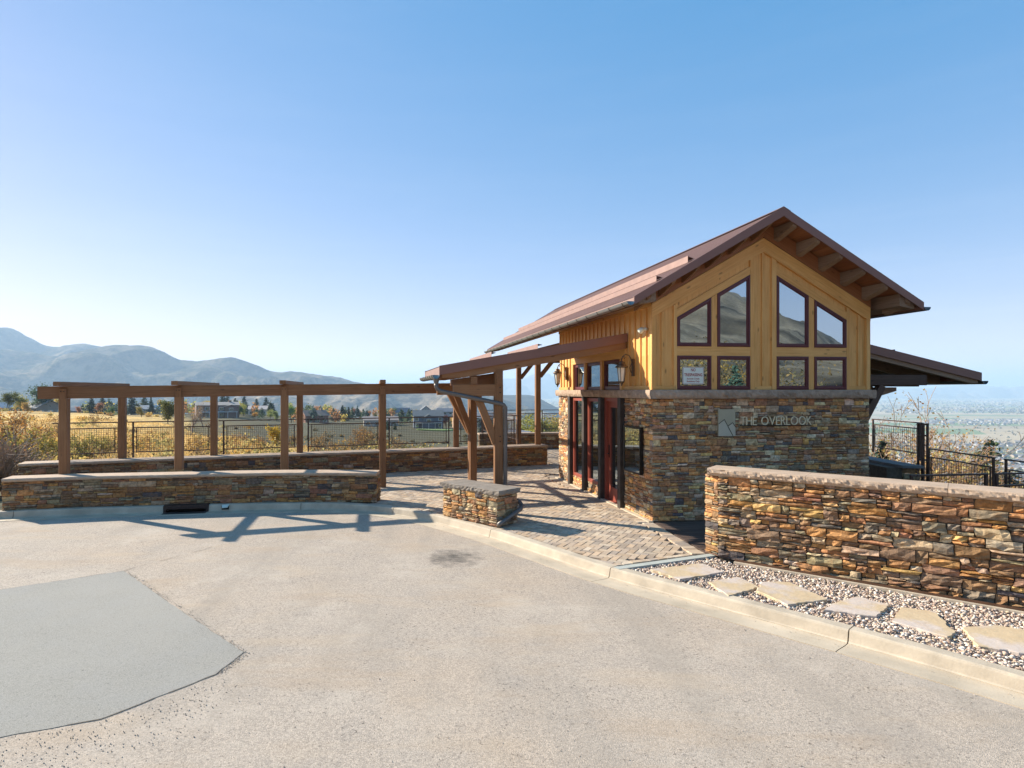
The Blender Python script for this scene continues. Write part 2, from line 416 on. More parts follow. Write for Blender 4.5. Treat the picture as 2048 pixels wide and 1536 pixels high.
fcol(150, [(19, -.8), (30, -.9), (55, -1.9), (100, -2.8), (170, -4.4), (300, -9), (1000, -40), (2500, -120)])
fcol(300, [(19, -.6), (28, -.7), (45, -1.4), (70, -2.6), (110, -4.), (200, -6.3), (300, -8.2), (450, -14), (1000, -50), (2500, -130)])
fcol(450, [(19, -.6), (28, -.7), (45, -1.5), (65, -2.5), (82, -5.5), (110, -7.2), (140, -7.8), (200, -9.1), (260, -9.9), (350, -11.4), (600, -24), (2500, -140)])
fcol(600, [(19, -.7), (35, -1.2), (50, -2.4), (72, -6), (110, -10), (150, -10.7), (230, -11.9), (290, -13.1), (400, -15.5), (700, -35), (2500, -150)])
fcol(750, [(20, -.8), (40, -1.6), (60, -3.8), (100, -9), (150, -12), (240, -14.4), (330, -15.3), (420, -17.3), (700, -45), (2500, -160)])
fcol(900, [(21, -.9), (40, -2), (60, -5), (100, -10), (150, -12.6), (220, -14.8), (280, -16.6), (340, -17.1), (430, -18.4), (600, -36), (1500, -140), (2600, -170)])
fcol(1000, [(22, -1), (40, -3), (70, -8), (120, -11.5), (200, -14.5), (300, -17), (420, -24), (700, -70), (1300, -160), (2000, -170)])
fcol(1060, [(24, -1), (40, -4), (80, -9), (140, -13), (200, -20), (300, -40), (600, -95), (1000, -155), (1400, -170)])
fcol(1300, [(24, -1), (40, -7), (100, -22), (300, -62), (600, -110), (1000, -160), (1300, -170)])
fcol(1800, [(17, -.9), (22, -2.5), (40, -8), (100, -22), (300, -58), (600, -98), (900, -152), (1100, -170)])
fcol(2150, [(17, -.9), (22, -2.5), (40, -8), (100, -22), (300, -58), (600, -98), (900, -152), (1100, -170)])
col(60, [(6, -.35), (15, -.6), (30, -3), (100, -16), (300, -45), (900, -130), (1400, -170), (40000, -170)])
col(85, [(6, -.35), (15, -.4), (30, -1), (100, -4), (300, -10), (900, -60), (2000, -170), (40000, -170)])
back(105, .03); back(125, .05); back(131, .062); back(134.5, .098); back(137, .118); back(140.5, .143); back(144, .153); back(150, .155); back(165, .14); back(180, .13)
_cols.sort(key=lambda c: c[0])
_th = np.array([c[0] for c in _cols])
_lr = np.log(np.array([6, 8, 10, 13, 15, 17, 19, 21, 24, 28, 34, 40, 48, 58, 70, 85, 100, 120, 145, 175, 210, 250, 300, 360, 430, 520, 640, 800, 1000, 1300, 1700, 2200, 2900, 4000, 6000, 10000, 20000, 40000.]))
_tab = np.array([np.interp(_lr, np.log([r for r, _ in c[1]]), [z for _, z in c[1]]) for c in _cols])
def tz(x, y, detail=True):
    r = max(math.hypot(x, y), 6.); th = math.degrees(math.atan2(x, y)); lr = math.log(r)
    i = int(min(max(np.searchsorted(_th, th) - 1, 0), len(_th) - 2)); a = (th - _th[i]) / (_th[i + 1] - _th[i]); a = a * a * (3 - 2 * a)
    j = int(min(max(np.searchsorted(_lr, lr) - 1, 0), len(_lr) - 2)); b = min(max((lr - _lr[j]) / (_lr[j + 1] - _lr[j]), 0), 1)
    z = (_tab[i, j] * (1 - b) + _tab[i, j + 1] * b) * (1 - a) + (_tab[i + 1, j] * (1 - b) + _tab[i + 1, j + 1] * b) * a
    if detail and r > 22 and z > -165:
        k = min((r - 22) / 60, 1.)
        z += k * (mn.noise(Vector((x * .03, y * .03, 1))) * .9 + mn.noise(Vector((x * .009, y * .009, 5))) * min(r * .007, 6))
        if abs(th) > 100 and r > 60:
            z += min((r - 60) / 300, 1) * mn.fractal(Vector((x * .006, y * .006, 3)), 1., 2., 5) * min(r * .022, 26)
    return z
RIM = 12.

def terrain():
    ths = list(np.arange(-180, -62, 2.0)) + list(np.arange(-62, 46, .4)) + list(np.arange(46, 120, 2.)) + list(np.arange(120, 150, .6)) + list(np.arange(150, 180, 2.))
    rs = list(np.exp(np.linspace(math.log(5), math.log(420), 105))) + list(np.exp(np.linspace(math.log(440), math.log(30000), 55)))
    vs, cs = [], []; nt_ = len(ths)
    gold, olive, green, dark, tan = np.array((.74, .50, .19)), np.array((.11, .105, .065)), np.array((.10, .16, .06)), np.array((.075, .068, .045)), np.array((.36, .29, .19))  # olive is darkened so the gully slope carries its shade as colour
    for r in rs:
        for th in ths:
            x, y = r * math.sin(R(th)), r * math.cos(R(th)); z = tz(x, y); vs.append((x, y, z))
            n1 = mn.noise(Vector((x * .02, y * .02, 2))) + .5 * mn.noise(Vector((x * .07, y * .07, 4)))
            if z < -163 and r > 800:
                c = tan
            elif abs(th) > 100: c = np.array((.25, .20, .145)) * (1 + .6 * n1 + .9 * mn.noise(Vector((x * .03, y * .03, z * .12))) + .5 * mn.noise(Vector((x * .1, y * .1, 7))))
            else:
                px = 900 + 1200 * math.tan(R(th)) if abs(th) < 80 else 3000
                g = min(max((560 - px) / 120, 0), 1) * min(max((r - 24) / 14, 0), 1)
                if r > 150: g *= max(1 - (r - 150) / 130, 0)
                if 380 < px < 640 and 85 < r < 260: g *= .15
                c = olive * (1 - g) + gold * g
                c = c * (1 + .35 * n1)
                if n1 > .25: c = c * .6 + dark * .4
            cs.append(np.clip(c, .01, .9))
    fs = [(i * nt_ + j, i * nt_ + (j + 1) % nt_, (i + 1) * nt_ + (j + 1) % nt_, (i + 1) * nt_ + j) for i in range(len(rs) - 1) for j in range(nt_)]
    fs.append(tuple(range(nt_))[::-1])
    m, nt, b = new_mat('terrain_ground'); n = N(nt); v = n.pos()
    a = n.attr(); fine = n.noise(v, 1.1, 6, .7); mid = n.noise(v, .12, 5, .65)
    c = n.mix(n.val(fine, .3, .7), n.mix(1., a, (.55, .52, .5), 'MULTIPLY'), n.mix(1., a, (1.4, 1.38, 1.3), 'MULTIPLY'))
    c = n.mix(n.val(mid, .5, .68, 0, .5), c, (.105, .085, .05))
    # farm fields on the valley floor
    g = n.add('ShaderNodeNewGeometry'); sp = n.add('ShaderNodeSeparateXYZ'); n.link(g.outputs['Position'], sp.inputs[0])
    plain = n.val(sp.outputs[2], -168.5, -166, 1, 0)
    mp = n.add('ShaderNodeMapping'); mp.inputs['Rotation'].default_value = (0, 0, R(14)); mp.inputs['Scale'].default_value = (.0016, .0042, 0); n.link(g.outputs['Position'], mp.inputs[0])
    vc = n.add('ShaderNodeTexVoronoi'); vc.inputs['Scale'].default_value = 1; vc.inputs['Randomness'].default_value = .75; n.link(mp.outputs[0], vc.inputs['Vector'])
    sx = n.add('ShaderNodeSeparateColor'); n.link(vc.outputs['Color'], sx.inputs[0])
    fld = n.ramp(sx.outputs[0], [(0, (.46, .35, .20)), (.3, (.54, .42, .26)), (.5, (.40, .31, .18)), (.66, (.16, .24, .08)), (.8, (.50, .38, .22)), (.93, (.20, .26, .10))])
    fld = n.mix(n.val(n.noise(v, .012, 6, .7), .5, .7, 0, .45), fld, (.14, .13, .09))
    c = n.mix(plain, c, fld)
    n.link(c, b.inputs['Base Color']); b.inputs['Roughness'].default_value = .95; b.inputs['Specular IOR Level'].default_value = .1
    n.link(n.bump(fine, .7, .25), b.inputs['Normal'])
    tag(mesh('terrain', vs, fs, m, None, cs, True), 'dry grassy hillside falling away to the valley floor', None, None, 'structure')
terrain()

def mountain(name, prof, D, depth, base, seed, amp, col0, col1, nsc, label, cols_n=170):
    px = np.array([p[0] for p in prof], float); py = np.array([p[1] for p in prof], float)
    xs = np.linspace(px[0], px[-1], cols_n); vs = []
    rows = [i / 26 for i in range(27)] + [1.08, 1.25, 1.6]
    sm = [catmull([(a, b_, 0) for a, b_ in prof], 8)]; cx = [p.x for p in sm[0]]; cy = [p.y for p in sm[0]]
    for v in rows:
        for x in xs:
            Y = D - depth * (1 - v); k = (x - 900) / 1200
            zc = 2.4 + (781 - np.interp(x, cx, cy)) * D / 1200
            X = k * D + (v - 1) * depth * .12
            if v <= 1: z = base + (zc - base) * (v ** 1.25)
            else: z = zc - (zc - base) * (v - 1) * 1.4
            q = Vector((X, Y, 0)) * nsc + Vector((seed, seed * 2, 0))
            rg = mn.ridged_multi_fractal(q, 1., 2.1, 6, .9, 2.) - 1.1
            env = 4 * max(v, .04) * max(1.04 - v, .02) if v < 1 else .04
            z += amp * rg * env + (amp * .05 * mn.fractal(q * 6, 1., 2., 4) if v > .9 else 0)
            vs.append((X, Y, z))
    nr = len(rows); c = cols_n
    fs = [(i * c + j, i * c + j + 1, (i + 1) * c + j + 1, (i + 1) * c + j) for i in range(nr - 1) for j in range(c - 1)]
    m, nt, b = new_mat(name + '_ground'); n = N(nt); v = n.pos()
    f1 = n.noise(v, .012 * 4000 / D, 8, .72); f2 = n.noise(v, .0016 * 4000 / D, 5, .6)
    cc = n.mix(n.val(f1, .42, .6), col0, col1); cc = n.mix(n.val(f2, .42, .66, 0, .7), cc, col0)
    n.link(cc, b.inputs['Base Color']); b.inputs['Roughness'].default_value = 1; b.inputs['Specular IOR Level'].default_value = 0
    tag(mesh(name, vs, fs, m, None, None, True), label, None, None, 'structure')

DK, TN = (.045, .055, .04), (.30, .23, .15)
mountain('mountain', [(-420, 668), (-250, 660), (-120, 652), (0, 655), (20, 657), (60, 675), (105, 695), (165, 687), (205, 694), (300, 712), (420, 742), (600, 770)], 5200, 1900, -170, 3, 260, DK, TN, .0009, 'highest hazy mountain at the far left')
mountain('hill', [(-420, 730), (-200, 712), (-60, 696), (40, 703), (100, 713), (160, 706), (210, 694), (250, 688), (300, 693), (350, 716), (400, 722), (440, 715), (480, 716), (520, 733), (545, 742), (600, 745), (660, 752), (720, 764), (800, 780), (900, 800)], 4300, 1900, -165, 8, 230, DK, TN, .0013, 'long scrub covered ridge behind the pergola')
mountain('hill', [(480, 790), (540, 782), (600, 784), (700, 779), (780, 776), (860, 772), (920, 778), (960, 785), (1010, 800), (1060, 815), (1100, 826)], 3000, 900, -160, 21, 90, (.10, .085, .06), (.38, .29, .19), .003, 'pale sunlit hillside seen under the pergola beam', 150)
mountain('hill', [(930, 795), (990, 791), (1020, 790), (1054, 790), (1070, 793), (1085, 800), (1106, 811), (1130, 818), (1190, 826), (1300, 832)], 4200, 900, -172, 31, 60, (.05, .055, .045), (.10, .09, .065), .002, 'dark flat topped hill beyond the open roof posts', 120)
mountain('mountain', [(700, 772), (820, 766), (930, 762), (1015, 757), (1044, 757), (1070, 747), (1080, 746), (1106, 751), (1150, 758), (1230, 764), (1400, 772), (1600, 776), (1760, 778), (1860, 776), (1930, 769), (1960, 771), (2020, 779), (2080, 782), (2300, 778)], 15000, 3000, -175, 44, 520, (.09, .085, .08), (.33, .27, .21), .0006, 'pale far mountain range across the valley', 260)

# ================================================================== ROAD, KERB
KF = [(-24, 3.2), (-19, 7.2), (-14.5, 9.9), (-11.5, 11.2), (-8.9, 11.87), (-7.6, 12.18), (-6, 12.43), (-4.6, 12.66), (-3.12, 12.78), (-2.2, 12.72), (-1.14, 12.26), (-.2, 11.43), (.70, 10.36), (1.4, 9.3), (2.18, 8.11), (3.0, 7.15), (3.97, 6.06), (4.80, 5.02), (5.75, 3.6), (6.9, 1.6), (8.0, -.8), (9, -3.5)]
KP = Path(catmull([(a, b, 0) for a, b in KF], 10))     # travelling left to right; the road lies on the right-hand side
ZR = -.125
def kpt(u, off):                                        # off > 0: towards the road
    p, d, nrm = KP.at(u); return p + nrm * off
def road():
    us = np.linspace(0, KP.L, 160)
    edge = [kpt(u, .33) for u in us]
    poly = [(p.x, p.y, ZR) for p in edge] + [(12, -22, ZR), (-40, -22, ZR), (-40, 2, ZR)]
    tag(mesh('road', poly, [tuple(range(len(poly)))[::-1]], M_ASPH), 'worn beige asphalt road surface', None, None, 'structure')
    P = [(-8.5, 5.55), (-5.695, 7.594), (-4.56, 8.393), (-3.435, 7.232), (-1.99, 5.782), (-2.086, 5.325), (-2.682, 4.598), (-3.274, 4.366), (-4.6, 3.9), (-7.5, 4.3)]
    q = []
    for i, a in enumerate(P):
        b_ = P[(i + 1) % len(P)]; k = max(2, int(math.dist(a, b_) / .1))
        for j in range(k):
            t = j / k; x, y = a[0] + (b_[0] - a[0]) * t, a[1] + (b_[1] - a[1]) * t
            q.append((x + rnd.uniform(-.008, .008), y + rnd.uniform(-.008, .008), ZR + .004))
    o = mesh('asphalt_patch', q, [tuple(range(len(q)))], M_PATCH)
    if o.data.polygons[0].normal.z < 0: o.data.flip_normals()
    tag(o, 'smooth grey repair patch in the asphalt', None, None, 'structure')
    # open seam round the patch and the crack that runs on from its corner
    mb = MB()
    cr = [(-4.56, 8.393)] + [(-4.56 + i * .09 + rnd.uniform(-.03, .03), 8.393 + i * .16) for i in range(1, 9)]
    for ring, w0 in ((q, .003), ([(a, b_, ZR) for a, b_ in cr], .005)):
        pts = [Vector((p[0], p[1], ZR + .0075)) for p in ring]
        for a, b_ in zip(pts, pts[1:]):
            if rnd.random() < .4: continue
            wd = w0 * rnd.uniform(.3, 1.3); d = (b_ - a).normalized(); nn = Vector((-d.y, d.x, 0)) * wd
            mb.add([a - nn, b_ - nn, b_ + nn, a + nn], [(0, 1, 2, 3)])
    tag(mb.build('asphalt_crack', simple('crack_tar', (.16, .14, .12), .95)), 'dark seam and crack round the asphalt patch', None, None, 'structure')
road()

def kerb():
    k = empty('kerb', (0, 10, 0), 'pale concrete kerb and gutter curving past the patio', None, None, 'structure')
    xs = [(-8.7, .02), (-5.93, .01), (-5.07, .0), (-3.12, .02), (-1.14, .02), (.70, .02), (2.18, .02), (3.97, .02), (6.0, .02)]
    cuts = [0.] + [KP.find(x) for x, _ in xs if x not in (-5.93, -5.07)] + [KP.L]
    i0, i1 = KP.find(-5.93), KP.find(-5.07)
    segs = []
    for a, b_ in zip(cuts, cuts[1:]):
        if a < i0 < b_: segs += [(a + .006, i0), (i1, b_ - .006)]
        else: segs.append((a + .006, b_ - .006))
    prof = [(-.16, -.3), (-.16, -.004), (-.15, 0), (-.022, 0), (-.006, -.008), (.002, -.024), (.022, -.112), (.035, -.125), (.03, -.3)]
    for a, b_ in segs:
        n = max(3, int((b_ - a) / .22)); us = np.linspace(a, b_, n + 1); vs = []
        for u in us:
            for off, z in prof:
                p = kpt(u, off); j = rnd.uniform(-.0018, .0018) if z > -.12 else 0; vs.append((p.x, p.y, z + j))
        m = len(prof); fs = [(i * m + j, i * m + j + 1, (i + 1) * m + j + 1, (i + 1) * m + j) for i in range(n) for j in range(m - 1)]
        fs += [tuple(range(m)), tuple(range(n * m, n * m + m))[::-1]]
        mesh('kerb_segment', vs, fs, M_KERB, k)
    gsegs = list(zip(cuts, cuts[1:]))
    for a, b_ in gsegs:
        n = max(3, int((b_ - a) / .25)); us = np.linspace(a + .004, b_ - .004, n + 1); vs = []
        pr = [(.025, -.1305), (.12, -.131), (.30, -.119), (.365 + rnd.uniform(-.01, .01), -.1175), (.37, -.3)]
        for u in us:
            for i, (off, z) in enumerate(pr):
                p = kpt(u, off + (rnd.uniform(-.008, .008) if i == 3 else 0)); vs.append((p.x, p.y, z))
        m = len(pr); fs = [(i * m + j, i * m + j + 1, (i + 1) * m + j + 1, (i + 1) * m + j) for i in range(n) for j in range(m - 1)]
        mesh('gutter_pan', vs, fs, M_GUTTER, k)
    # cast iron storm inlet hood set into the kerb
    um = (i0 + i1) / 2; p, d, nr = KP.at(um); hw = (i1 - i0) / 2 - .004
    t = empty('storm_drain', (p.x, p.y, -.12), 'dark iron storm drain inlet set into the kerb below the left wall', 'storm drain')
    mb = MB(); a = p - d * hw
    mb.box(a - nr * .17 + Z * -.02, d * 2 * hw, nr * .215, Z * .035)
    mb.box(a - nr * .17 + Z * -.14, d * .05, nr * .215, Z * .12); mb.box(a + d * (2 * hw - .05) - nr * .17 + Z * -.14, d * .05, nr * .215, Z * .12)
    hood = simple('cast_iron', (.065, .04, .032), .65, metal=.4, var=.25, scale=14, bump=.3)
    mb.build('hood', hood, t)
    mb = MB(); mb.box(a + d * .052 + nr * .02 + Z * -.06, d * (2 * hw - .104), nr * .03, Z * .038); mb.build('lintel', hood, t)
    mb = MB(); mb.box(a + d * .052 - nr * .168 + Z * -.138, d * (2 * hw - .104), nr * .02, Z * .115); mb.build('throat', M_BLACK, t)
    mb = MB(); mb.box(a + d * .02 + nr * .05 + Z * -.1275, d * (2 * hw - .04), nr * .22, Z * .008); mb.build('grate_plate', hood, t)
    u = KP.find(-4.74); p, d, nr = KP.at(u)
    t = empty('drain_outlet', (p.x, p.y, -.1), 'small kerb drain outlet with a lifted white flap', 'drain outlet')
    mb = MB(); mb.box(p - d * .075 - nr * .02 + Z * -.105, d * .15, nr * .042, Z * .075); mb.build('opening', M_BLACK, t)
    mb = MB(); mb.prism([p - d * .07 + nr * .0 + Z * -.012, p + d * .08 + nr * 0 + Z * -.005, p + d * .06 + nr * .1 + Z * -.05, p - d * .05 + nr * .1 + Z * -.06], Z * .008); mb.build('flap', M_WHITE, t)
kerb()
def grit():
    r = np.random.RandomState(21); V, F, C = [], [], []; k = 0
    octa = np.array([(1, 0, 0), (-1, 0, 0), (0, 1, 0), (0, -1, 0), (0, 0, 1), (0, 0, -1.)]); of = np.array([(0, 2, 4), (2, 1, 4), (1, 3, 4), (3, 0, 4), (2, 0, 5), (1, 2, 5), (3, 1, 5), (0, 3, 5)])
    pe = [(-5.695, 7.594), (-4.56, 8.393), (-1.99, 5.782), (-2.086, 5.325), (-2.682, 4.598), (-3.274, 4.366), (-4.6, 3.9)]
    for i in range(3400):
        u = r.rand()
        if u < .35:
            p = kpt(r.uniform(0, KP.L), .1 + abs(r.normal()) * .35); x, y = p.x, p.y
        elif u < .7:
            j = r.randint(1, 6); a, b_ = pe[j], pe[j + 1]; t = r.rand(); sp = .05 + .35 * (j > 2); x, y = a[0] + (b_[0] - a[0]) * t + abs(r.normal()) * sp * .7, a[1] + (b_[1] - a[1]) * t - (1 if j > 2 else -.3) * abs(r.normal()) * sp
        else: x, y = r.uniform(-6, 5), 3.2 + 8.5 * r.rand() ** 1.6
        if u >= .35 and not (y < 11.3 and x < 4): continue
        s = r.uniform(.0025, .0065) * (1.3 if r.rand() < .1 else 1); v = octa * s * r.uniform(.6, 1.2, (6, 1)) + np.array((x, y, ZR + s * .45))
        V.append(v); F.append(of + 6 * k); k += 1; C.append(np.tile(np.array([(.2, .17, .14), (.42, .36, .30), (.33, .28, .23), (.55, .48, .41), (.48, .41, .34), (.36, .27, .19)][r.randint(6)]), (6, 1)))
    tag(mesh('grit', np.concatenate(V), np.concatenate(F).tolist(), M_GRAVEL, None, np.concatenate(C)), 'loose grit scattered over the asphalt and along the gutter', 'grit', None, 'stuff')
grit()

# ================================================================== STONEWORK
PAL = [((.30, .15, .062), 5), ((.40, .205, .075), 3), ((.235, .135, .072), 5), ((.35, .25, .15), 4), ((.18, .115, .07), 3.5), ((.28, .225, .14), 2.5), ((.165, .135, .10), 1.6), ((.43, .33, .21), 1.8), ((.22, .175, .115), 2), ((.28, .14, .075), 2), ((.09, .08, .072), 1), ((.45, .28, .11), 1.2)]
PW = [p[1] for p in PAL]
def stone_col(r, k=1.):
    c = np.array(r.choices(PAL, PW)[0][0]); c = c * k * r.uniform(.82, 1.22) * np.array((1, r.uniform(.92, 1.06), r.uniform(.88, 1.12))); return tuple(np.clip(c, .02, .75))

def ledge(path, L, v0, v1, seed, hs=(.075, .13), ws=(.12, .36), proud=.035, rough=.01, tone=1.05, g=.0035):
    """list of stones (verts, faces, colour) laid on a face; path(u) -> point, tangent, outward normal"""
    r = random.Random(seed); out = []
    def stone(u0, u1, a, b_):
        u0 += g; u1 -= g; a += g; b_ -= g
        if u1 - u0 < .02 or b_ - a < .012: return
        nx = 2 if u1 - u0 < .1 else 3 if u1 - u0 < .26 else 4; ny = 2 if b_ - a < .07 else 3
        d0 = r.uniform(.004, proud); tl = r.uniform(-.012, .012); sk = r.uniform(-.03, .03) if r.random() < .55 else 0
        vs = []; back_ = []
        for j in range(ny + 1):
            for i in range(nx + 1):
                e = (i in (0, nx)) + (j in (0, ny))
                u = u0 + (u1 - u0) * i / nx + r.uniform(-1, 1) * (.004 if i in (0, nx) else .012) + sk * (j / ny - .5)
                v = a + (b_ - a) * j / ny + r.uniform(-1, 1) * (.0035 if j in (0, ny) else (b_ - a) * .14)
                dep = d0 + r.uniform(-rough, rough) + tl * (i / nx - .5) - (.006 + r.random() * .007) * e
                p, d, nr = path(u); vs.append(p + nr * max(dep, -.004) + Z * v)
        fs = [(j * (nx + 1) + i, j * (nx + 1) + i + 1, (j + 1) * (nx + 1) + i + 1, (j + 1) * (nx + 1) + i) for j in range(ny) for i in range(nx)]
        rim = list(range(nx + 1)) + [j * (nx + 1) + nx for j in range(1, ny + 1)] + [ny * (nx + 1) + i for i in range(nx - 1, -1, -1)] + [j * (nx + 1) for j in range(ny - 1, 0, -1)]
        k = len(vs)
        for q in rim:
            u = vs[q]; pc, d, nr = path((u0 + u1) / 2); vs.append(u - nr * (d0 + .03))
        n = len(rim); fs += [(rim[(i + 1) % n], rim[i], k + i, k + (i + 1) % n) for i in range(n)]
        out.append((vs, fs, stone_col(r, tone), (u1 - u0) * (b_ - a)))
    v = v0
    while v < v1 - .02:
        h = min(r.uniform(*hs), v1 - v)
        if v1 - v - h < .03: h = v1 - v
        u = -r.uniform(0, .1) * 0
        while u < L - .01:
            wd = min(r.uniform(*ws), L - u)
            if L - u - wd < .06: wd = L - u
            k = r.random()
            if k < .3 or h < .055: stone(u, u + wd, v, v + h)
            elif k < .82:
                f = r.uniform(.35, .65) * h
                for a, b_ in ((v, v + f), (v + f, v + h)):
                    if wd > .2 and r.random() < .55:
                        m = u + wd * r.uniform(.3, .7); stone(u, m, a, b_); stone(m, u + wd, a, b_)
                    else: stone(u, u + wd, a, b_)
            else:
                f1, f2 = h * r.uniform(.25, .4), h * r.uniform(.6, .75)
                for a, b_ in ((v, v + f1), (v + f1, v + f2), (v + f2, v + h)):
                    if wd > .24 and r.random() < .4:
                        m = u + wd * r.uniform(.35, .65); stone(u, m, a, b_); stone(m, u + wd, a, b_)
                    else: stone(u, u + wd, a, b_)
            u += wd
        v += h
    return out
CAMP = Vector((0, 0, 2.4))
def lay(stones, parent, mat=None, name='stone', rest='stone_facing', most=300):
    mat = mat or M_STONE
    def size(s): c = sum((Vector(q) for q in s[0][:4]), Vector()) / 4; return s[3] / max((c - CAMP).length_squared, .1)
    stones = sorted(stones, key=size, reverse=True)
    for vs, fs, c, _ in stones[:most]: mesh(name, vs, fs, mat, parent, [c] * len(vs))
    if len(stones) > most:
        mb = MB()
        for vs, fs, c, _ in stones[most:]: mb.add(vs, fs, c)
        o = mb.build(rest, mat, parent); o['kind'] = 'stuff'
def straight(a, d, nr):
    a, d, nr = Vector(a), Vector(d), Vector(nr); return lambda u: (a + d * u, d, nr)

def cap_run(path, L, z0, z1, w_in, w_out, parent, mat, seg=1.1, name='cap_stone', rough=.012, gap=.004):
    """coping stones with rock-faced edges laid along a path"""
    r = random.Random(int(L * 1000) + 5); n = max(1, round(L / seg)); cuts = [0] + [L * i / n + r.uniform(-.08, .08) for i in range(1, n)] + [L]
    sd_ = r.uniform(0, 50)
    for a, b_ in zip(cuts, cuts[1:]):
        m = max(4, int((b_ - a) / .03)); vs = []; h = z1 - z0
        ring = [(-w_in + .02, z0, 0), (-w_in, z0 + .3 * h, .6), (-w_in, z1 - .01, .3), (-w_in + .012, z1, 0), (w_out - .014, z1, .12), (w_out - .004, z1 - .10 * h, .35), (w_out + .002, z0 + .68 * h, 1), (w_out + .004, z0 + .42 * h, 1.1), (w_out - .004, z0 + .2 * h, 1.1), (w_out - .022, z0, .7)]
        for i in range(m + 1):
            u = a + gap / 2 + (b_ - a - gap) * i / m; p, d, nr = path(u)
            for k, (o_, z, q) in enumerate(ring):
                f = mn.noise(Vector((u * 14, k * 1.9, sd_))) * 1.2 + mn.noise(Vector((u * 38, k * 3.7, sd_ + 9))) * .9
                fz = mn.noise(Vector((u * 20, k * 2.3, sd_ + 30)))
                vs.append(p + nr * (o_ + (1 if o_ > 0 else -1) * f * rough * q) + Z * (z + (fz * rough * .7 * q if 0 < k < 9 else 0)))
        k = len(ring); fs = [(i * k + j, (i + 1) * k + j, (i + 1) * k + (j + 1) % k, i * k + (j + 1) % k) for i in range(m) for j in range(k)]
        fs += [tuple(range(k)), tuple(range(m * k, m * k + k))[::-1]]
        mesh(name, vs, fs, mat, parent)

def core(path, L, w_in, z0, z1, parent, name='wall_core', inset=.012):
    n = max(2, int(L / .3)); vs = []
    for i in range(n + 1):
        p, d, nr = path(L * i / n); p = p + d * (inset if i == 0 else -inset if i == n else 0)
        vs += [p - nr * inset + Z * z0, p - nr * w_in + Z * z0, p - nr * w_in + Z * z1, p - nr * inset + Z * z1]
    fs = [(i * 4 + j, (i + 1) * 4 + j, (i + 1) * 4 + (j + 1) % 4, i * 4 + (j + 1) % 4) for i in range(n) for j in range(4)]
    fs += [(0, 1, 2, 3), (n * 4 + 3, n * 4 + 2, n * 4 + 1, n * 4)]
    mesh(name, vs, fs, M_MORTAR, parent)

# ---- low wall on the left, behind the kerb
LW = Path(catmull([(-8.95, 11.99, 0), (-7.6, 12.33, 0), (-6.06, 12.57, 0), (-4.6, 12.8, 0), (-3.3, 12.93, 0), (-1.57, 12.88, 0)], 8))
def rh(P): return lambda u: P.at(u)
def left_wall():
    p, d, nr = LW.at(0); t = empty('low_stone_wall', (p.x, p.y, 0), 'low curved ledgestone wall with tan coping along the kerb on the left', 'stone wall')
    core(rh(LW), LW.L, .42, -.02, .57, t)
    st = ledge(rh(LW), LW.L, 0, .565, 3, (.08, .13), (.14, .4), .03)
    pe, de, ne = LW.at(LW.L); st += ledge(straight(pe, -ne, de), .42, 0, .565, 4, (.08, .13), (.14, .3), .03)
    p0, d0, n0 = LW.at(0); st += ledge(straight(p0 - n0 * .42, n0, -d0), .42, 0, .565, 5, (.08, .13), (.14, .3), .03)
    lay(st, t); cap_run(rh(LW), LW.L, .565, .635, .46, .045, t, M_CAP, 1.15)
left_wall()

# ---- long wall under the railing, behind the pergola
RW = Path([(-10.4, 14.45), (-8.3, 15.2), (-6.27, 15.95), (-4.18, 16.75), (-2.06, 17.5), (.18, 18.3), (3.16, 19.5)])
def rear_wall():
    t = empty('low_stone_wall', (-4, 17, 0), 'long low ledgestone wall carrying the wire railing behind the pergola', 'stone wall')
    core(rh(RW), RW.L, .44, -.4, .57, t)
    st = ledge(rh(RW), RW.L, 0, .565, 13, (.085, .14), (.16, .42), .03)
    pe, de, ne = RW.at(RW.L); st += ledge(straight(pe, -ne, de), .44, 0, .565, 14, (.08, .13), (.14, .3), .03)
    lay(st, t); cap_run(rh(RW), RW.L, .565, .635, .52, .05, t, M_CAP, 1.2)
rear_wall()

def far_wall():
    a = Vector((1.5, 24.9, 0)); t = empty('low_stone_wall', a, 'far low stone wall glimpsed past the open roof posts', 'stone wall')
    P = Path([(1.2, 24.7), (6.2, 25.3)])
    core(rh(P), P.L, .4, -.3, .57, t); lay(ledge(rh(P), P.L, 0, .565, 23, (.08, .13), (.16, .4), .03), t)
    cap_run(rh(P), P.L, .565, .635, .45, .05, t, M_CAP, 1.2)
far_wall()

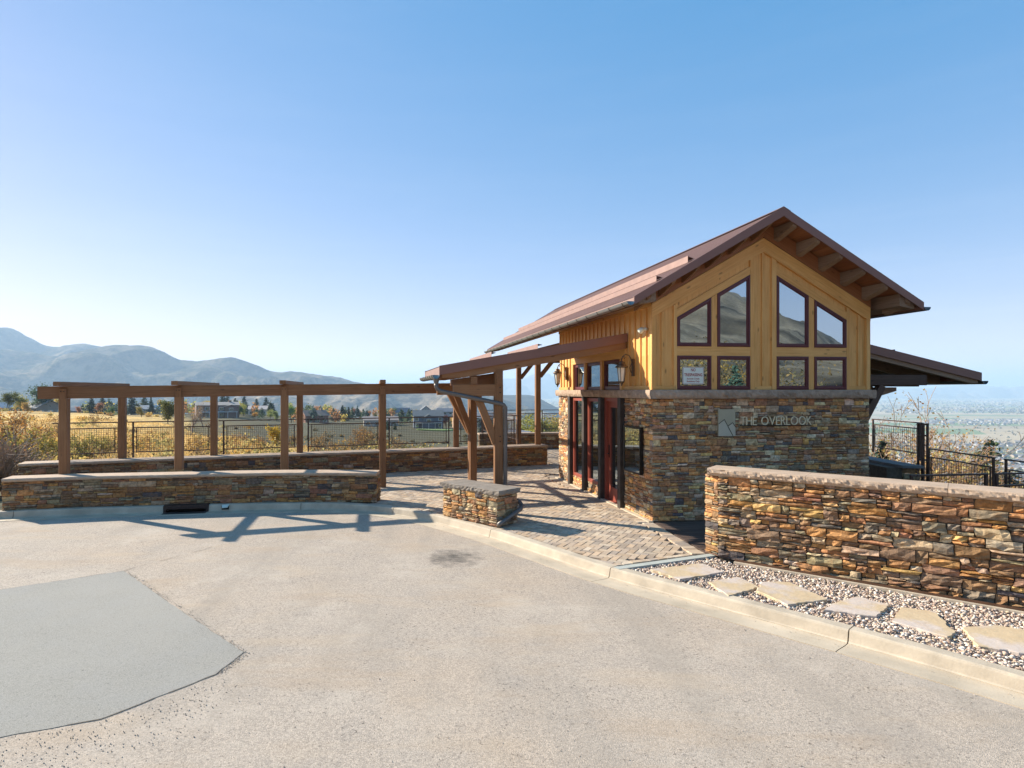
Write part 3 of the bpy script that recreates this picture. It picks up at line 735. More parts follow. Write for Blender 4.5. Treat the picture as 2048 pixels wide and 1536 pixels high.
# ---- tall wall on the right
GW0, GWD = Vector((3.87, 8.66, 0)), Vector((2.43, -2.08, 0)).normalized(); GWN = Vector((GWD.y, -GWD.x, 0))
def right_wall():
    L = 6.4; t = empty('stone_wall', GW0, 'chest high rust brown ledgestone wall with coping beside the gravel bed', 'stone wall')
    f = straight(GW0, GWD, GWN)
    core(f, L, .36, -.05, 1.17, t)
    EF, EB = GW0, GW0 + Vector((-.085, .24, 0)); ed = (EF - EB).normalized(); en = Vector((ed.y, -ed.x, 0))
    mb = MB(); mb.prism([GW0 + GWD * .02 - GWN * .015, GW0 - GWN * .36, EB - GWN * .12 + GWD * .03, EB + GWD * .012], Z * 1.17); mb.build('wall_core', M_MORTAR, t)
    st = ledge(f, L, 0.0, 1.17, 33, (.08, .15), (.1, .42), .055, .018, 1.3, .005)
    st += ledge(straight(EB, ed, en), (EF - EB).length, 0, 1.17, 34, (.06, .11), (.1, .24), .025, .008, 1.3)
    st += ledge(straight(GW0 + GWD * L, -GWN, GWD), .36, 0, 1.17, 35, (.08, .14), (.1, .24), .03, .01)
    bk = ledge(straight(GW0 + GWD * L - GWN * .36, -GWD, -GWN), L, 0, 1.17, 36, (.1, .16), (.2, .46), .03, .01)
    lay(st + bk, t)
    # rounded first cap, then straight ones
    cap_run(straight(GW0 - GWD * .14, GWD, GWN), L + .2, 1.17, 1.275, .40, .055, t, M_CAP, 1.32, rough=.015)
    mb = MB(); a = GW0 + GWN * .10 + GWD * .25
    s_ = empty('edging_strip', a, 'rusty steel edging strip at the foot of the tall stone wall', 'edging')
    mb.box(a + Z * -.02, GWD * (L - .3), GWN * .008, Z * .055); mb.build('strip', M_RUST, s_)
    mb = MB(); mb.box(GW0 + GWD * .25 + GWN * .108 + Z * -.03, GWD * (L - .3), GWN * .05, Z * .035); mb.build('footing', M_KERB, s_)
right_wall()

# ---- the pier by the canopy posts
PA, PB_, PC, PD = Vector((-.13, 11.5, 0)), Vector((.82, 10.52, 0)), Vector((1.22, 10.9, 0)), Vector((.27, 11.88, 0))
def pier():
    t = empty('stone_pier', (PA + PC) / 2, 'short ledgestone pier with thick slab top under the canopy posts', 'stone pier')
    st = []
    for i, (a, b_) in enumerate(((PA, PB_), (PB_, PC), (PC, PD), (PD, PA))):
        d = (b_ - a); L = d.length; d.normalize(); n_ = Vector((d.y, -d.x, 0))
        st += ledge(straight(a, d, n_), L, 0.005, .555, 50 + i, (.07, .12), (.09, .26), .03, .009, 1.3)
    mb = MB(); c = (PA + PC) / 2; mb.prism([c + (q - c) * .97 for q in (PA, PB_, PC, PD)], Z * .55); mb.build('wall_core', M_MORTAR, t)
    lay(st, t)
    # one slab, rock faced all round
    r = random.Random(9); pts = []; q = [c + (p - c) + (p - c).normalized() * .075 for p in (PA, PB_, PC, PD)]
    for i in range(4):
        a, b_ = q[i], q[(i + 1) % 4]; k = int((b_ - a).length / .05)
        for j in range(k): pts.append(a + (b_ - a) * j / k)
    vs = []
    for lev, (z, ins, ro) in enumerate(((.555, .02, .012), (.585, .004, .014), (.62, .0, .012), (.642, .006, .004), (.645, .02, .0))):
        for p in pts:
            dd = (p - c).normalized(); vs.append(p - dd * (ins + r.uniform(-ro, ro)) + Z * (z + r.uniform(-.004, .004) * (lev < 3)))
    n = len(pts); fs = [(l * n + i, l * n + (i + 1) % n, (l + 1) * n + (i + 1) % n, (l + 1) * n + i) for l in range(4) for i in range(n)]
    fs += [tuple(range(n))[::-1], tuple(range(4 * n, 5 * n))]
    mesh('cap_stone', vs, fs, simple('pier_cap', (.235, .20, .165), .9, var=.2, scale=7, bump=.4), t)
pier()

# ================================================================== PATIO
MOW0, MOW1 = Vector((2.27, 8.17, 0)), Vector((3.78, 8.80, 0))
def patio():
    us = [KP.find(x) for x in (-1.75, -1.14, -.5, .1, .7, 1.4, 2.18)]
    kb = [kpt(u, -.15) for u in us]
    region = [(p.x, p.y) for p in kb] + [(MOW0.x, MOW0.y), (MOW1.x, MOW1.y), (3.72, 10.99), (3.0, 16.6), (6.2, 17.0), (6.2, 25.4), (2.6, 25.0), (3.16, 19.5), (-10.4, 14.45), (-8.9, 12.3), (-6, 12.85), (-1.9, 13.3)]
    bed = tag(mesh('patio', [(x, y, -.032) for x, y in region], [tuple(range(len(region)))], M_SAND), 'patio of tan herringbone pavers in front of the door', None, None, 'structure')
    if bed.data.polygons[0].normal.z < 0: bed.data.flip_normals()
    r = random.Random(5); out = []
    pal = [(.46, .355, .26), (.52, .405, .29), (.40, .315, .24), (.51, .375, .255), (.38, .31, .25), (.55, .45, .34)]
    def paver(c, ax, ay, lx, ly):
        g = .002; hx, hy = lx / 2 - g, ly / 2 - g; z = -.008 + r.uniform(-.0025, .0025); tx, ty = r.uniform(-.0018, .0018), r.uniform(-.0018, .0018)
        vs = []
        for (ox, oy, dz) in ((hx, hy, -.045), (hx, hy, -.006), (hx - .005, hy - .005, 0)):
            for sx, sy in ((-1, -1), (1, -1), (1, 1), (-1, 1)):
                p = c + ax * sx * ox + ay * sy * oy; vs.append((p.x, p.y, z + dz + tx * sx + ty * sy))
        fs = [(8, 9, 10, 11)] + [(l * 4 + i, l * 4 + (i + 1) % 4, l * 4 + 4 + (i + 1) % 4, l * 4 + 4 + i) for l in (0, 1) for i in range(4)]
        k = np.array(r.choice(pal)) * r.uniform(.82, 1.12); out.append((vs, fs, tuple(k), lx * ly))
    # border course along the side wall, the deck and the mow kerb
    dl = (Vector((2.995, 16.6, 0)) - Vector((3.70, 10.99, 0))).normalized(); nl = Vector((-dl.y, dl.x, 0))
    for i in range(54): paver(Vector((3.70, 10.99, 0)) + dl * (.055 + i * .104) + nl * .17, nl, dl, .205, .104)
    d2 = Vector((3.70, 10.99, 0)) - Vector((3.77, 8.85, 0)); L2 = d2.length; d2.normalize(); n2 = Vector((-d2.y, d2.x, 0))
    for i in range(int(L2 / .104)): paver(Vector((3.77, 8.85, 0)) + d2 * (.055 + i * .104) + n2 * .10, n2, d2, .205, .104)
    d3 = MOW1 - MOW0; L3 = d3.length; d3.normalize(); n3 = Vector((-d3.y, d3.x, 0))
    for i in range(int(L3 / .155) - 1): paver(MOW0 + d3 * (.1 + i * .155) + n3 * .13, d3, n3, .155, .105)
    inner = [(p.x, p.y) for p in kb[:-1]] + [(kb[-1].x - .02, kb[-1].y + .08), tuple((MOW0 + n3 * .20 + d3 * .02)[:2]), tuple((MOW1 + n3 * .20 - d3 * .2)[:2]), tuple((Vector((3.70, 10.99, 0)) + n2 * .22)[:2]), tuple((Vector((2.995, 16.6, 0)) + nl * .29)[:2]), (2.72, 17.2), (6, 17.2), (6, 25), (3.3, 24.6), (3.3, 19.55), (-2.6, 17.3), (-2.6, 13.4), (-1.7, 13.35)]
    a = Vector((.54, .842, 0)); b_ = Vector((.842, -.54, 0)); m = .102
    ctr = Vector((1., 13, 0))
    for i in range(-150, 151):
        for j in range(-150, 151):
            q = (i - j) % 4
            # classic 2:1 herringbone on a unit grid
            if q == 0: c, ax, ay = (i + 1, j + .5), a, b_
            elif q == 3: c, ax, ay = (i + .5, j + 1), b_, a
            else: continue
            p = ctr + a * (c[0] * m) + b_ * (c[1] * m)
            if inside(inner, p.x, p.y): paver(p, ax, ay, 2 * m, m)
    lay(out, bed, M_PAVER, 'paver', 'paving_rest')
    # mow kerb between patio and gravel
    mb = MB(); mb.box(MOW0 - d3 * .05 + Z * -.1, d3 * (L3 + .12), -n3 * .11, Z * .104)
    tag(mb.build('edging_kerb', simple('mow_kerb', (.40, .42, .38), .9, var=.1, scale=6, bump=.3), None, False, tuple(MOW0)), 'grey concrete edging between pavers and gravel bed', 'edging')
patio()

def deck():
    t = empty('boardwalk', B(.5, -1, -.1), 'dark boardwalk planks between pavilion and tall stone wall', 'boardwalk')
    r = random.Random(4)
    for i in range(16):
        s = -.035 - i * .142; x0 = .0 + s * .085; a = B(x0 + .02, s - .07, -.03)
        xr = 4.3 if s > -.9 else max(.35, 4.3 + (s + .9) * 3.2)
        timber('plank', a, a + ET * (xr - x0), .136, .035, M_DECK, t)
    for k in range(3): timber('joist', B(.3 + k * 1.4, -2.2, -.1), B(.3 + k * 1.4, 0, -.1), .06, .1, M_DECK, t)
deck()

# ---- gravel bed and stepping stones
def gravel():
    us = np.linspace(KP.find(2.22), KP.find(6.6), 24); edge = [kpt(u, -.155) for u in us]
    wl = [GW0 + GWD * u + GWN * .15 for u in (6.2, 4, 2, .3)]
    d3 = (MOW1 - MOW0).normalized(); n3 = Vector((-d3.y, d3.x, 0))
    poly = [(p.x, p.y) for p in edge] + [(p.x, p.y) for p in wl] + [tuple((MOW1 - n3 * .11)[:2]), tuple((MOW0 - n3 * .11)[:2])]
    o = tag(mesh('gravel_bed', [(x, y, -.045) for x, y in poly], [tuple(range(len(poly)))], simple('bed_soil', (.40, .31, .24), .95, var=.3, scale=30)), 'bed of pinkish gravel between kerb and wall', None, None, 'structure')
    if o.data.polygons[0].normal.z < 0: o.data.flip_normals()
    r = np.random.RandomState(3)
    t_ = (1 + 5 ** .5) / 2; ico = np.array([(-1, t_, 0), (1, t_, 0), (-1, -t_, 0), (1, -t_, 0), (0, -1, t_), (0, 1, t_), (0, -1, -t_), (0, 1, -t_), (t_, 0, -1), (t_, 0, 1), (-t_, 0, -1), (-t_, 0, 1)]) / 1.9
    icf = np.array([(0, 11, 5), (0, 5, 1), (0, 1, 7), (0, 7, 10), (0, 10, 11), (1, 5, 9), (5, 11, 4), (11, 10, 2), (10, 7, 6), (7, 1, 8), (3, 9, 4), (3, 4, 2), (3, 2, 6), (3, 6, 8), (3, 8, 9), (4, 9, 5), (2, 4, 11), (6, 2, 10), (8, 6, 7), (9, 8, 1)])
    pal = np.array([(.60, .47, .38), (.64, .53, .44), (.50, .36, .28), (.68, .60, .51), (.42, .31, .24), (.57, .44, .31), (.34, .25, .20), (.72, .66, .58)])
    xs = [p[0] for p in poly]; ys = [p[1] for p in poly]; V, F, C = [], [], []; k = 0
    while k < 26000:
        x, y = r.uniform(min(xs), max(xs)), r.uniform(min(ys), max(ys))
        if y < 3.2 or not inside(poly, x, y): continue
        s = .007 + .018 * r.rand() ** 1.7; a = r.uniform(0, 6.28); sc = np.array((s, s * r.uniform(.6, .95), s * r.uniform(.45, .75)))
        v = ico * sc * (1 + r.uniform(-.22, .22, (12, 1))); ca, sa = math.cos(a), math.sin(a); ti = r.uniform(-.5, .5)
        v = np.stack((v[:, 0], v[:, 1] * math.cos(ti) - v[:, 2] * math.sin(ti), v[:, 1] * math.sin(ti) + v[:, 2] * math.cos(ti)), 1)
        v = np.stack((v[:, 0] * ca - v[:, 1] * sa, v[:, 0] * sa + v[:, 1] * ca, v[:, 2]), 1) + (x, y, -.042 + r.uniform(0, .03))
        V.append(v); F.append(icf + 12 * k); C.append(np.tile(pal[r.randint(8)] * r.uniform(.8, 1.15), (12, 1))); k += 1
    o = mesh('gravel', np.concatenate(V), np.concatenate(F).tolist(), M_GRAVEL, None, np.clip(np.concatenate(C), 0, .85), True)
    tag(o, 'loose pinkish white gravel round the stepping stones', 'gravel', None, 'stuff')
    # stepping stones
    m, nt, b = new_mat('flagstone'); n = N(nt); v = n.pos()
    sw = n.noise(n.pos((1.3, 1.3, 1)), 1.6, 3); c = n.mix(n.val(sw, .44, .56), (.56, .425, .26), (.57, .485, .425))
    c = n.mix(n.val(n.noise(v, 9, 5), .5, .75, 0, .45), c, (.46, .30, .155)); c = n.mix(n.val(n.noise(v, 40, 5, .7), .35, .65, 0, .35), c, (.42, .33, .23)); n.link(c, b.inputs['Base Color']); b.inputs['Roughness'].default_value = .85
    n.link(n.bump(n.noise(v, 7, 6), .5, .02), b.inputs['Normal'])
    FL = [([(2.68, 8.03), (3.50, 8.33), (3.63, 7.93), (2.91, 7.60)], 'largest flat sandstone flag next to the patio edging'),
          ([(3.23, 7.50), (3.70, 7.72), (3.769, 7.318), (3.248, 6.998)], 'second sandstone flag counted from the patio edging'),
          ([(3.90, 7.50), (4.25, 7.52), (4.347, 6.898), (3.774, 6.705), (3.659, 7.172)], 'third sandstone flag counted from the patio, five sided'),
          ([(4.321, 6.768), (4.75, 7.0), (4.92, 6.705), (4.514, 6.351), (4.086, 6.553)], 'fourth sandstone flag with tan right half'),
          ([(4.984, 6.643), (5.256, 6.494), (4.997, 5.933), (4.839, 5.837), (4.6, 6.241)], 'fifth sandstone flag with a pointed right corner'),
          ([(5.2, 6.083), (5.57, 6.135), (5.85, 5.95), (5.264, 5.45), (4.956, 5.631)], 'last sandstone flag cut by the right edge of the picture')]
    rr = random.Random(8)
    for pts, lab in FL:
        q = []
        for i, a in enumerate(pts):
            b2 = pts[(i + 1) % len(pts)]; kk = max(3, int(math.dist(a, b2) / .06))
            for j in range(kk):
                tt = j / kk; e = .016 if j else .0; q.append(Vector((a[0] + (b2[0] - a[0]) * tt + rr.uniform(-e, e), a[1] + (b2[1] - a[1]) * tt + rr.uniform(-e, e), 0)))
        if sum(q[i].x * q[(i + 1) % len(q)].y - q[(i + 1) % len(q)].x * q[i].y for i in range(len(q))) < 0: q.reverse()
        c0 = sum(q, Vector()) / len(q); nn = len(q); tx, ty = rr.uniform(-.02, .02), rr.uniform(-.02, .02); vs = []
        for sc, z in ((1.0, -.04), (1.0, .0), (.985, .006)):
            for p in q:
                d = (p - c0) * sc; vs.append(c0 + d + Z * (z + d.x * tx + d.y * ty))
        fs = [(l * nn + i, l * nn + (i + 1) % nn, (l + 1) * nn + (i + 1) % nn, (l + 1) * nn + i) for l in range(2) for i in range(nn)] + [tuple(range(2 * nn, 3 * nn))]
        tag(mesh('stepping_stone', vs, fs, m, None, None, False, None, tuple(c0)), lab, 'stepping stone', 'stepping stones in the gravel bed')
gravel()

# ================================================================== PAVILION
PV = empty('pavilion', B(2.19, 2.8, 0), 'stone and golden timber pavilion with gabled metal roof and red door', 'pavilion')
SL = .59; ZRIDGE = 5.66; S0, S1 = -.56, 12.9; TE = 2.79
def roof_z(t): return ZRIDGE - abs(t - RIDGE_T) * SL
def corrugated(name, t0, z0, t1, z1, s0, s1, mat, parent, per=.08, amp=.009, th=.0):
    """corrugations run from (t0,z0) down to (t1,z1)"""
    n = int((s1 - s0) / per * 6); vs = []
    for i in range(n + 1):
        s = s0 + (s1 - s0) * i / n; d = amp * math.sin(2 * math.pi * (s - s0) / per)
        vs += [B(t0, s, z0 + d), B(t1, s, z1 + d)]
    fs = [(2 * i, 2 * i + 1, 2 * i + 3, 2 * i + 2) for i in range(n)]
    return mesh(name, vs, fs, mat, parent, None, True)

def pavilion_walls():
    fr = 'front'
    # ---- stone base: cores, stones, belt course
    def slab(name, t0, t1, s0, s1, z0, z1, mat):
        mb = MB(); mb.box(B(t0, s0, z0), ET * (t1 - t0), ES * (s1 - s0), Z * (z1 - z0)); return mb.build(name, mat, PV)
    front = slab('stone_base', .012, W - .012, .012, .2, -.05, 2.25, M_MORTAR)
    slab('rear_wall', .05, W - .05, LEN - .16, LEN, -.05, 4.0, M_INT)
    slab('side_wall', W - .2, W - .012, .2, LEN - .16, -.05, 4.0, M_INT)
    slab('floor', .1, W - .2, .2, LEN - .16, -.04, .01, M_INT)
    slab('counter', 2.2, 2.7, 1.6, 4.6, .01, .95, M_TIMBER_D)
    slab('counter_top', 2.12, 2.78, 1.5, 4.7, .951, .99, M_CAP)
    st = ledge(straight(B(0, 0, 0), ET, -ES), W, 0, 2.245, 71, (.07, .125), (.11, .3), .028, .008, 1.65)  # same stone toned lighter than the garden walls, standing in for fill light
    left = slab('stone_base', .012, .2, .2, 1.22, -.05, 2.25, M_MORTAR)
    left2 = slab('stone_base', .012, .2, 4.56, LEN - .16, -.05, 2.25, M_MORTAR)
    st += ledge(straight(B(0, 1.22, 0), -ES, -ET), 1.22, 0, 2.245, 72, (.07, .125), (.1, .28), .028, .008, 1.65)
    st += ledge(straight(B(0, LEN, 0), -ES, -ET), LEN - 4.56, 0, 2.245, 73, (.07, .125), (.1, .28), .028, .008, 1.65)
    for a, b_, k in ((2.48, 3.36, 0), (3.53, 4.42, 1)):
        slab('sill_core', .012, .16, a, b_, -.05, .24, M_MORTAR)
        st += ledge(straight(B(0, b_, 0), -ES, -ET), b_ - a, 0, .245, 75 + k, (.07, .125), (.1, .28), .028, .008, 1.65)
    st += ledge(straight(B(W, 0, 0), ES, ET), 3., 0, 2.245, 79, (.08, .13), (.14, .34), .028, .008)
    lay(st, PV)
    cap_run(straight(B(-.0, 0, 0), ET, -ES), W, 2.25, 2.412, .05, .095, PV, M_BELT, .95, 'belt_stone', .012)
    cap_run(straight(B(0, LEN + .03, 0), -ES, -ET), LEN + .12, 2.25, 2.412, .05, .095, PV, M_BELT, .95, 'belt_stone', .012)
    cap_run(straight(B(W, -.08, 0), ES, ET), 3.0, 2.25, 2.412, .05, .095, PV, M_BELT, .95, 'belt_stone', .012)
    slab('footing', -.09, .0, -.03, LEN + .05, -.04, .012, M_KERB)
    # ---- gable front: sheathing, frieze, corner boards, mullions
    gz = lambda t: 5.26 - abs(t - RIDGE_T) * .575
    f = MB(); f.prism([B(0, .03, 2.4), B(W, .03, 2.4), B(W, .03, gz(W) + .2), B(RIDGE_T, .03, 5.5), B(0, .03, gz(0) + .2)], ES * .12)
    o = shaped('gable_sheathing', [B(0, .03, 2.4), B(W, .03, 2.4), B(W, .03, gz(W) + .2), B(RIDGE_T, .03, 5.5), B(0, .03, gz(0) + .2)], ES * .12, M_GOLD, PV, Z)
    def vb(t0, t1, z0, z1, th, s=.03, z1b=None, name='board', mat=M_GOLD):
        """upright board on the gable; z1, z1b its top left and right"""
        z1b = z1 if z1b is None else z1b
        return shaped(name, [B(t0, s, z0), B(t0, s, z1), B(t1, s, z1b), B(t1, s, z0)], -ES * th, mat, PV, Z)
    def hb(t0, t1, z0, z1, th, name='rail', dz=0.):
        return shaped(name, [B(t0, .03, z0), B(t1, .03, z0 + dz), B(t1, .03, z1 + dz), B(t0, .03, z1)], -ES * th, M_GOLD, PV, ET * (t1 - t0) + Z * dz)
    m_ = lambda t: 2 * RIDGE_T - t
    # window bays: half windows outer .475-1.14 and 1.27-1.92 mirrored about the ridge
    for mir in (False, True):
        q = (lambda t: m_(t)) if mir else (lambda t: t)
        def vb2(t0, t1, z0, f1, th, name='board', s=.03):
            a, b_ = sorted((q(t0), q(t1))); return vb(a, b_, z0, f1(a), th, s, f1(b_), name)
        fz = lambda t: gz(t) - .0
        vb2(-.02, .055, 2.415, lambda t: gz(t) - .26, .045, 'corner_board')
        for t in (.20, ): vb2(t - .025, t + .025, 2.49, lambda t: gz(t) - .27, .026, 'batten')
        vb2(.41, .472, 2.415, lambda t: gz(t) - .27, .036, 'window_jamb')
        vb2(1.146, 1.264, 2.415, lambda t: 4.70 - abs(t - 1.919 if not mir else t - m_(1.919)) * .575 - .13, .03, 'window_mullion')
        vb2(1.925, 2.02, 2.415, lambda t: gz(t) - .12, .036, 'window_jamb')
        # frieze under the rafters, head board over the windows, rail between sashes, sill
        for (a, b_, za, zb, th, nm) in ((-.02, RIDGE_T, lambda t: gz(t) - .26 if not mir else gz(t) - .26, lambda t: gz(t), .05, 'frieze_board'),):
            t0, t1 = sorted((q(a), q(b_)))
            shaped(nm, [B(t0, .03, gz(t0) - .26), B(t1, .03, gz(t1) - .26), B(t1, .03, gz(t1)), B(t0, .03, gz(t0))], -ES * th, M_GOLD, PV, ET * (t1 - t0) + Z * (gz(t1) - gz(t0)))
        hd = lambda t: 4.72 - abs(t - (1.919 if not mir else m_(1.919))) * .567
        t0, t1 = sorted((q(.474), q(1.923)))
        shaped('head_board', [B(t0, .03, hd(t0) - .145), B(t1, .03, hd(t1) - .145), B(t1, .03, hd(t1)), B(t0, .03, hd(t0))], -ES * .034, M_GOLD, PV, ET * (t1 - t0) + Z * (hd(t1) - hd(t0)))
        hb(t0, t1, 3.045, 3.215, .032, 'window_rail')
        a, b_ = sorted((q(.057), q(.408))); hb(a, b_, 2.415, 2.485, .03, 'base_trim')
        # windows
        def window(pts, label=None):
            pts = [(q(t), z) for t, z in pts]
            if mir: pts.reverse()
            c = (sum(p[0] for p in pts) / len(pts), sum(p[1] for p in pts) / len(pts))
            def inset(k):
                n = len(pts); r_ = []
                for i in range(n):
                    p0, p1, p2 = Vector(pts[i - 1]), Vector(pts[i]), Vector(pts[(i + 1) % n])
                    e1, e2 = (p1 - p0).normalized(), (p2 - p1).normalized(); n1, n2 = Vector((-e1.y, e1.x)), Vector((-e2.y, e2.x))
                    bi = (n1 + n2); bi = bi / max(bi.dot(n1), .2); r_.append(p1 + bi * k)
                return r_
            if sum(pts[i][0] * pts[(i + 1) % len(pts)][1] - pts[(i + 1) % len(pts)][0] * pts[i][1] for i in range(len(pts))) < 0: pts.reverse()
            rings = [(0, .03), (0, -.012), (.016, -.016), (.03, -.016), (.032, -.004), (.052, -.004), (.056, .012), (.075, .014)]
            vs = []; n = len(pts)
            for k, s in rings: vs += [B(p[0], s, p[1]) for p in inset(k)]
            fs = [(l * n + i, l * n + (i + 1) % n, (l + 1) * n + (i + 1) % n, (l + 1) * n + i) for l in range(len(rings) - 1) for i in range(n)]
            wf = mesh('window', vs, fs, M_FRAME, PV)
            mesh('pane', [B(p[0], .0135, p[1]) for p in inset(.07)], [tuple(range(n))], M_GLASS, wf)
        window([(.475, 3.218), (1.144, 3.218), (1.144, 4.124), (.475, 3.745)])
        window([(1.266, 3.218), (1.922, 3.218), (1.922, 4.567), (1.266, 4.195)])
        window([(.475, 2.42), (1.144, 2.42), (1.144, 3.042), (.475, 3.042)]); window([(1.266, 2.42), (1.922, 2.42), (1.922, 3.042), (1.266, 3.042)])
    vb(2.165, 2.215, 2.49, 5.13, .026, .03, None, 'batten'); hb(2.022, 2.358, 2.415, 2.485, .03, 'base_trim')
    # ---- side wall above the belt: siding, battens, transoms
    shaped('side_sheathing', [B(.03, 0.03, 3.06), B(.03, LEN, 3.06), B(.03, LEN, 4.05), B(.03, 0.03, 4.05)], ET * .12, M_GOLD, PV, Z)
    shaped('side_sheathing', [B(.03, .03, 2.4), B(.03, 1.4, 2.4), B(.03, 1.4, 3.06), B(.03, .03, 3.06)], ET * .12, M_GOLD, PV, Z)
    shaped('side_sheathing', [B(.03, 4.45, 2.4), B(.03, LEN, 2.4), B(.03, LEN, 3.06), B(.03, 4.45, 3.06)], ET * .12, M_GOLD, PV, Z)
    shaped('side_sheathing', [B(W - .12, .03, 2.4), B(W - .12, LEN, 2.4), B(W - .12, LEN, 4.0), B(W - .12, .03, 4.0)], ET * .12, M_GOLD, PV, Z)
    def sb(s0, s1, z0, z1, th=.026, name='batten', mat=M_GOLD, ax=Z):
        return shaped(name, [B(.03, s0, z0), B(.03, s0, z1), B(.03, s1, z1), B(.03, s1, z0)], -ET * th, mat, PV, ax)
    sb(-.012, .07, 2.415, 3.95, .05, 'corner_board')
    for s in (.30, .55, .80, 1.05): sb(s - .025, s + .025, 2.49, 3.95)
    s = 1.30
    while s < LEN: sb(s - .025, s + .025, 3.56 if s < 4.6 else 3.30, 3.95); s += .25
    for s in (4.72, 4.97, 5.22, 5.47): sb(s - .025, s + .025, 2.49, 3.24)
    sb(.072, 1.40, 2.415, 2.485, .03, 'base_trim', M_GOLD, ES); sb(4.45, LEN, 2.415, 2.485, .03, 'base_trim', M_GOLD, ES)
    sb(1.16, 4.52, 3.06, 3.26, .045, 'lintel_board', M_GOLD, ES); sb(.08, LEN, 3.95, 4.03, .04, 'frieze_board', M_GOLD, ES)
    sb(1.3, 4.6, 3.46, 3.55, .05, 'flashing_board', M_GOLD, ES)
    for s in (1.43, 2.52, 3.57, 4.47): timber('transom_post', B(.03, s - .06, 2.413), B(.03, s - .06, 3.06), .12, .11, M_GOLD, PV, up=ET)
    # ---- glazed units, door, dark posts
    def unit(name, s0, s1, z0, z1, mat, fw=.075, glass=M_GLASS_T, sd=0., parts=()):
        mb = MB(); d = ET * .07; o_ = -.012 + sd
        mb.box(B(o_, s0, z0), ES * fw, d, Z * (z1 - z0)); mb.box(B(o_, s1 - fw, z0), ES * fw, d, Z * (z1 - z0))
        mb.box(B(o_ + .002, s0 + fw, z0), ES * (s1 - s0 - 2 * fw), d, Z * fw); mb.box(B(o_ + .002, s0 + fw, z1 - fw), ES * (s1 - s0 - 2 * fw), d, Z * fw)
        e = fw * .45
        mb.box(B(o_ + .02, s0 + fw, z0 + fw), ES * e, ET * .03, Z * (z1 - z0 - 2 * fw)); mb.box(B(o_ + .02, s1 - fw - e, z0 + fw), ES * e, ET * .03, Z * (z1 - z0 - 2 * fw))
        w_ = mb.build(name, mat, PV)
        x = o_ + .036
        mesh('pane', [B(x, s0 + fw, z0 + fw), B(x, s1 - fw, z0 + fw), B(x, s1 - fw, z1 - fw), B(x, s0 + fw, z1 - fw)], [(3, 2, 1, 0)], glass, w_); return w_
    for a, b_ in ((1.44, 2.38), (2.53, 3.45), (3.58, 4.36)): unit('transom_window', a, b_, 2.42, 3.05, M_FRAME, .07, M_GLASS, .03)
    unit('side_window', 2.48, 3.34, .25, 2.22, M_RED); unit('side_window', 3.54, 4.40, .25, 2.22, M_RED)
    for a in (1.225, 2.30, 3.36, 4.41):
        timber('steel_post', B(-.03, a + .085, -.02), B(-.03, a + .085, 2.25), .15, .13, M_STEEL, PV, up=ET)
    mb = MB()
    for a, b_, c, d in ((1.40, 1.455, .0, 2.25), (2.245, 2.30, 0, 2.25)): mb.box(B(.0, a, c), ES * (b_ - a), ET * .11, Z * (d - c))
    mb.box(B(.002, 1.455, 2.17), ES * .79, ET * .11, Z * .08); mb.box(B(.0, 1.455, .0), ES * .79, ET * .12, Z * .02)
    mb.build('door_frame', M_RED, PV)
    mb = MB(); x = .06
    for a, b_ in ((1.457, 1.585), (2.115, 2.243)): mb.box(B(x, a, .022), ES * (b_ - a), ET * .045, Z * 2.146)
    mb.box(B(x + .001, 1.585, .022), ES * .53, ET * .043, Z * .28); mb.box(B(x + .001, 1.585, 2.03), ES * .53, ET * .043, Z * .137)
    dr = mb.build('door', M_RED, PV)
    mesh('pane', [B(x + .02, 1.585, .30), B(x + .02, 2.115, .30), B(x + .02, 2.115, 2.03), B(x + .02, 1.585, 2.03)], [(3, 2, 1, 0)], M_GLASS_T, dr)
    mb = MB(); mb.box(B(x - .008, 2.16, .93), ES * .045, ET * .008, Z * .28); mb.tube([B(x - .008, 2.18, 1.02), B(x - .05, 2.18, 1.02), B(x - .055, 2.10, 1.025)], .009)
    mb.build('handle', M_BLACK, dr)
    mb = MB(); mb.box(B(.85, 1.9, .02), ES * .1, ET * .06, Z * 1.95); mb.build('shelf_upright', M_TIMBER_D, PV)
pavilion_walls()

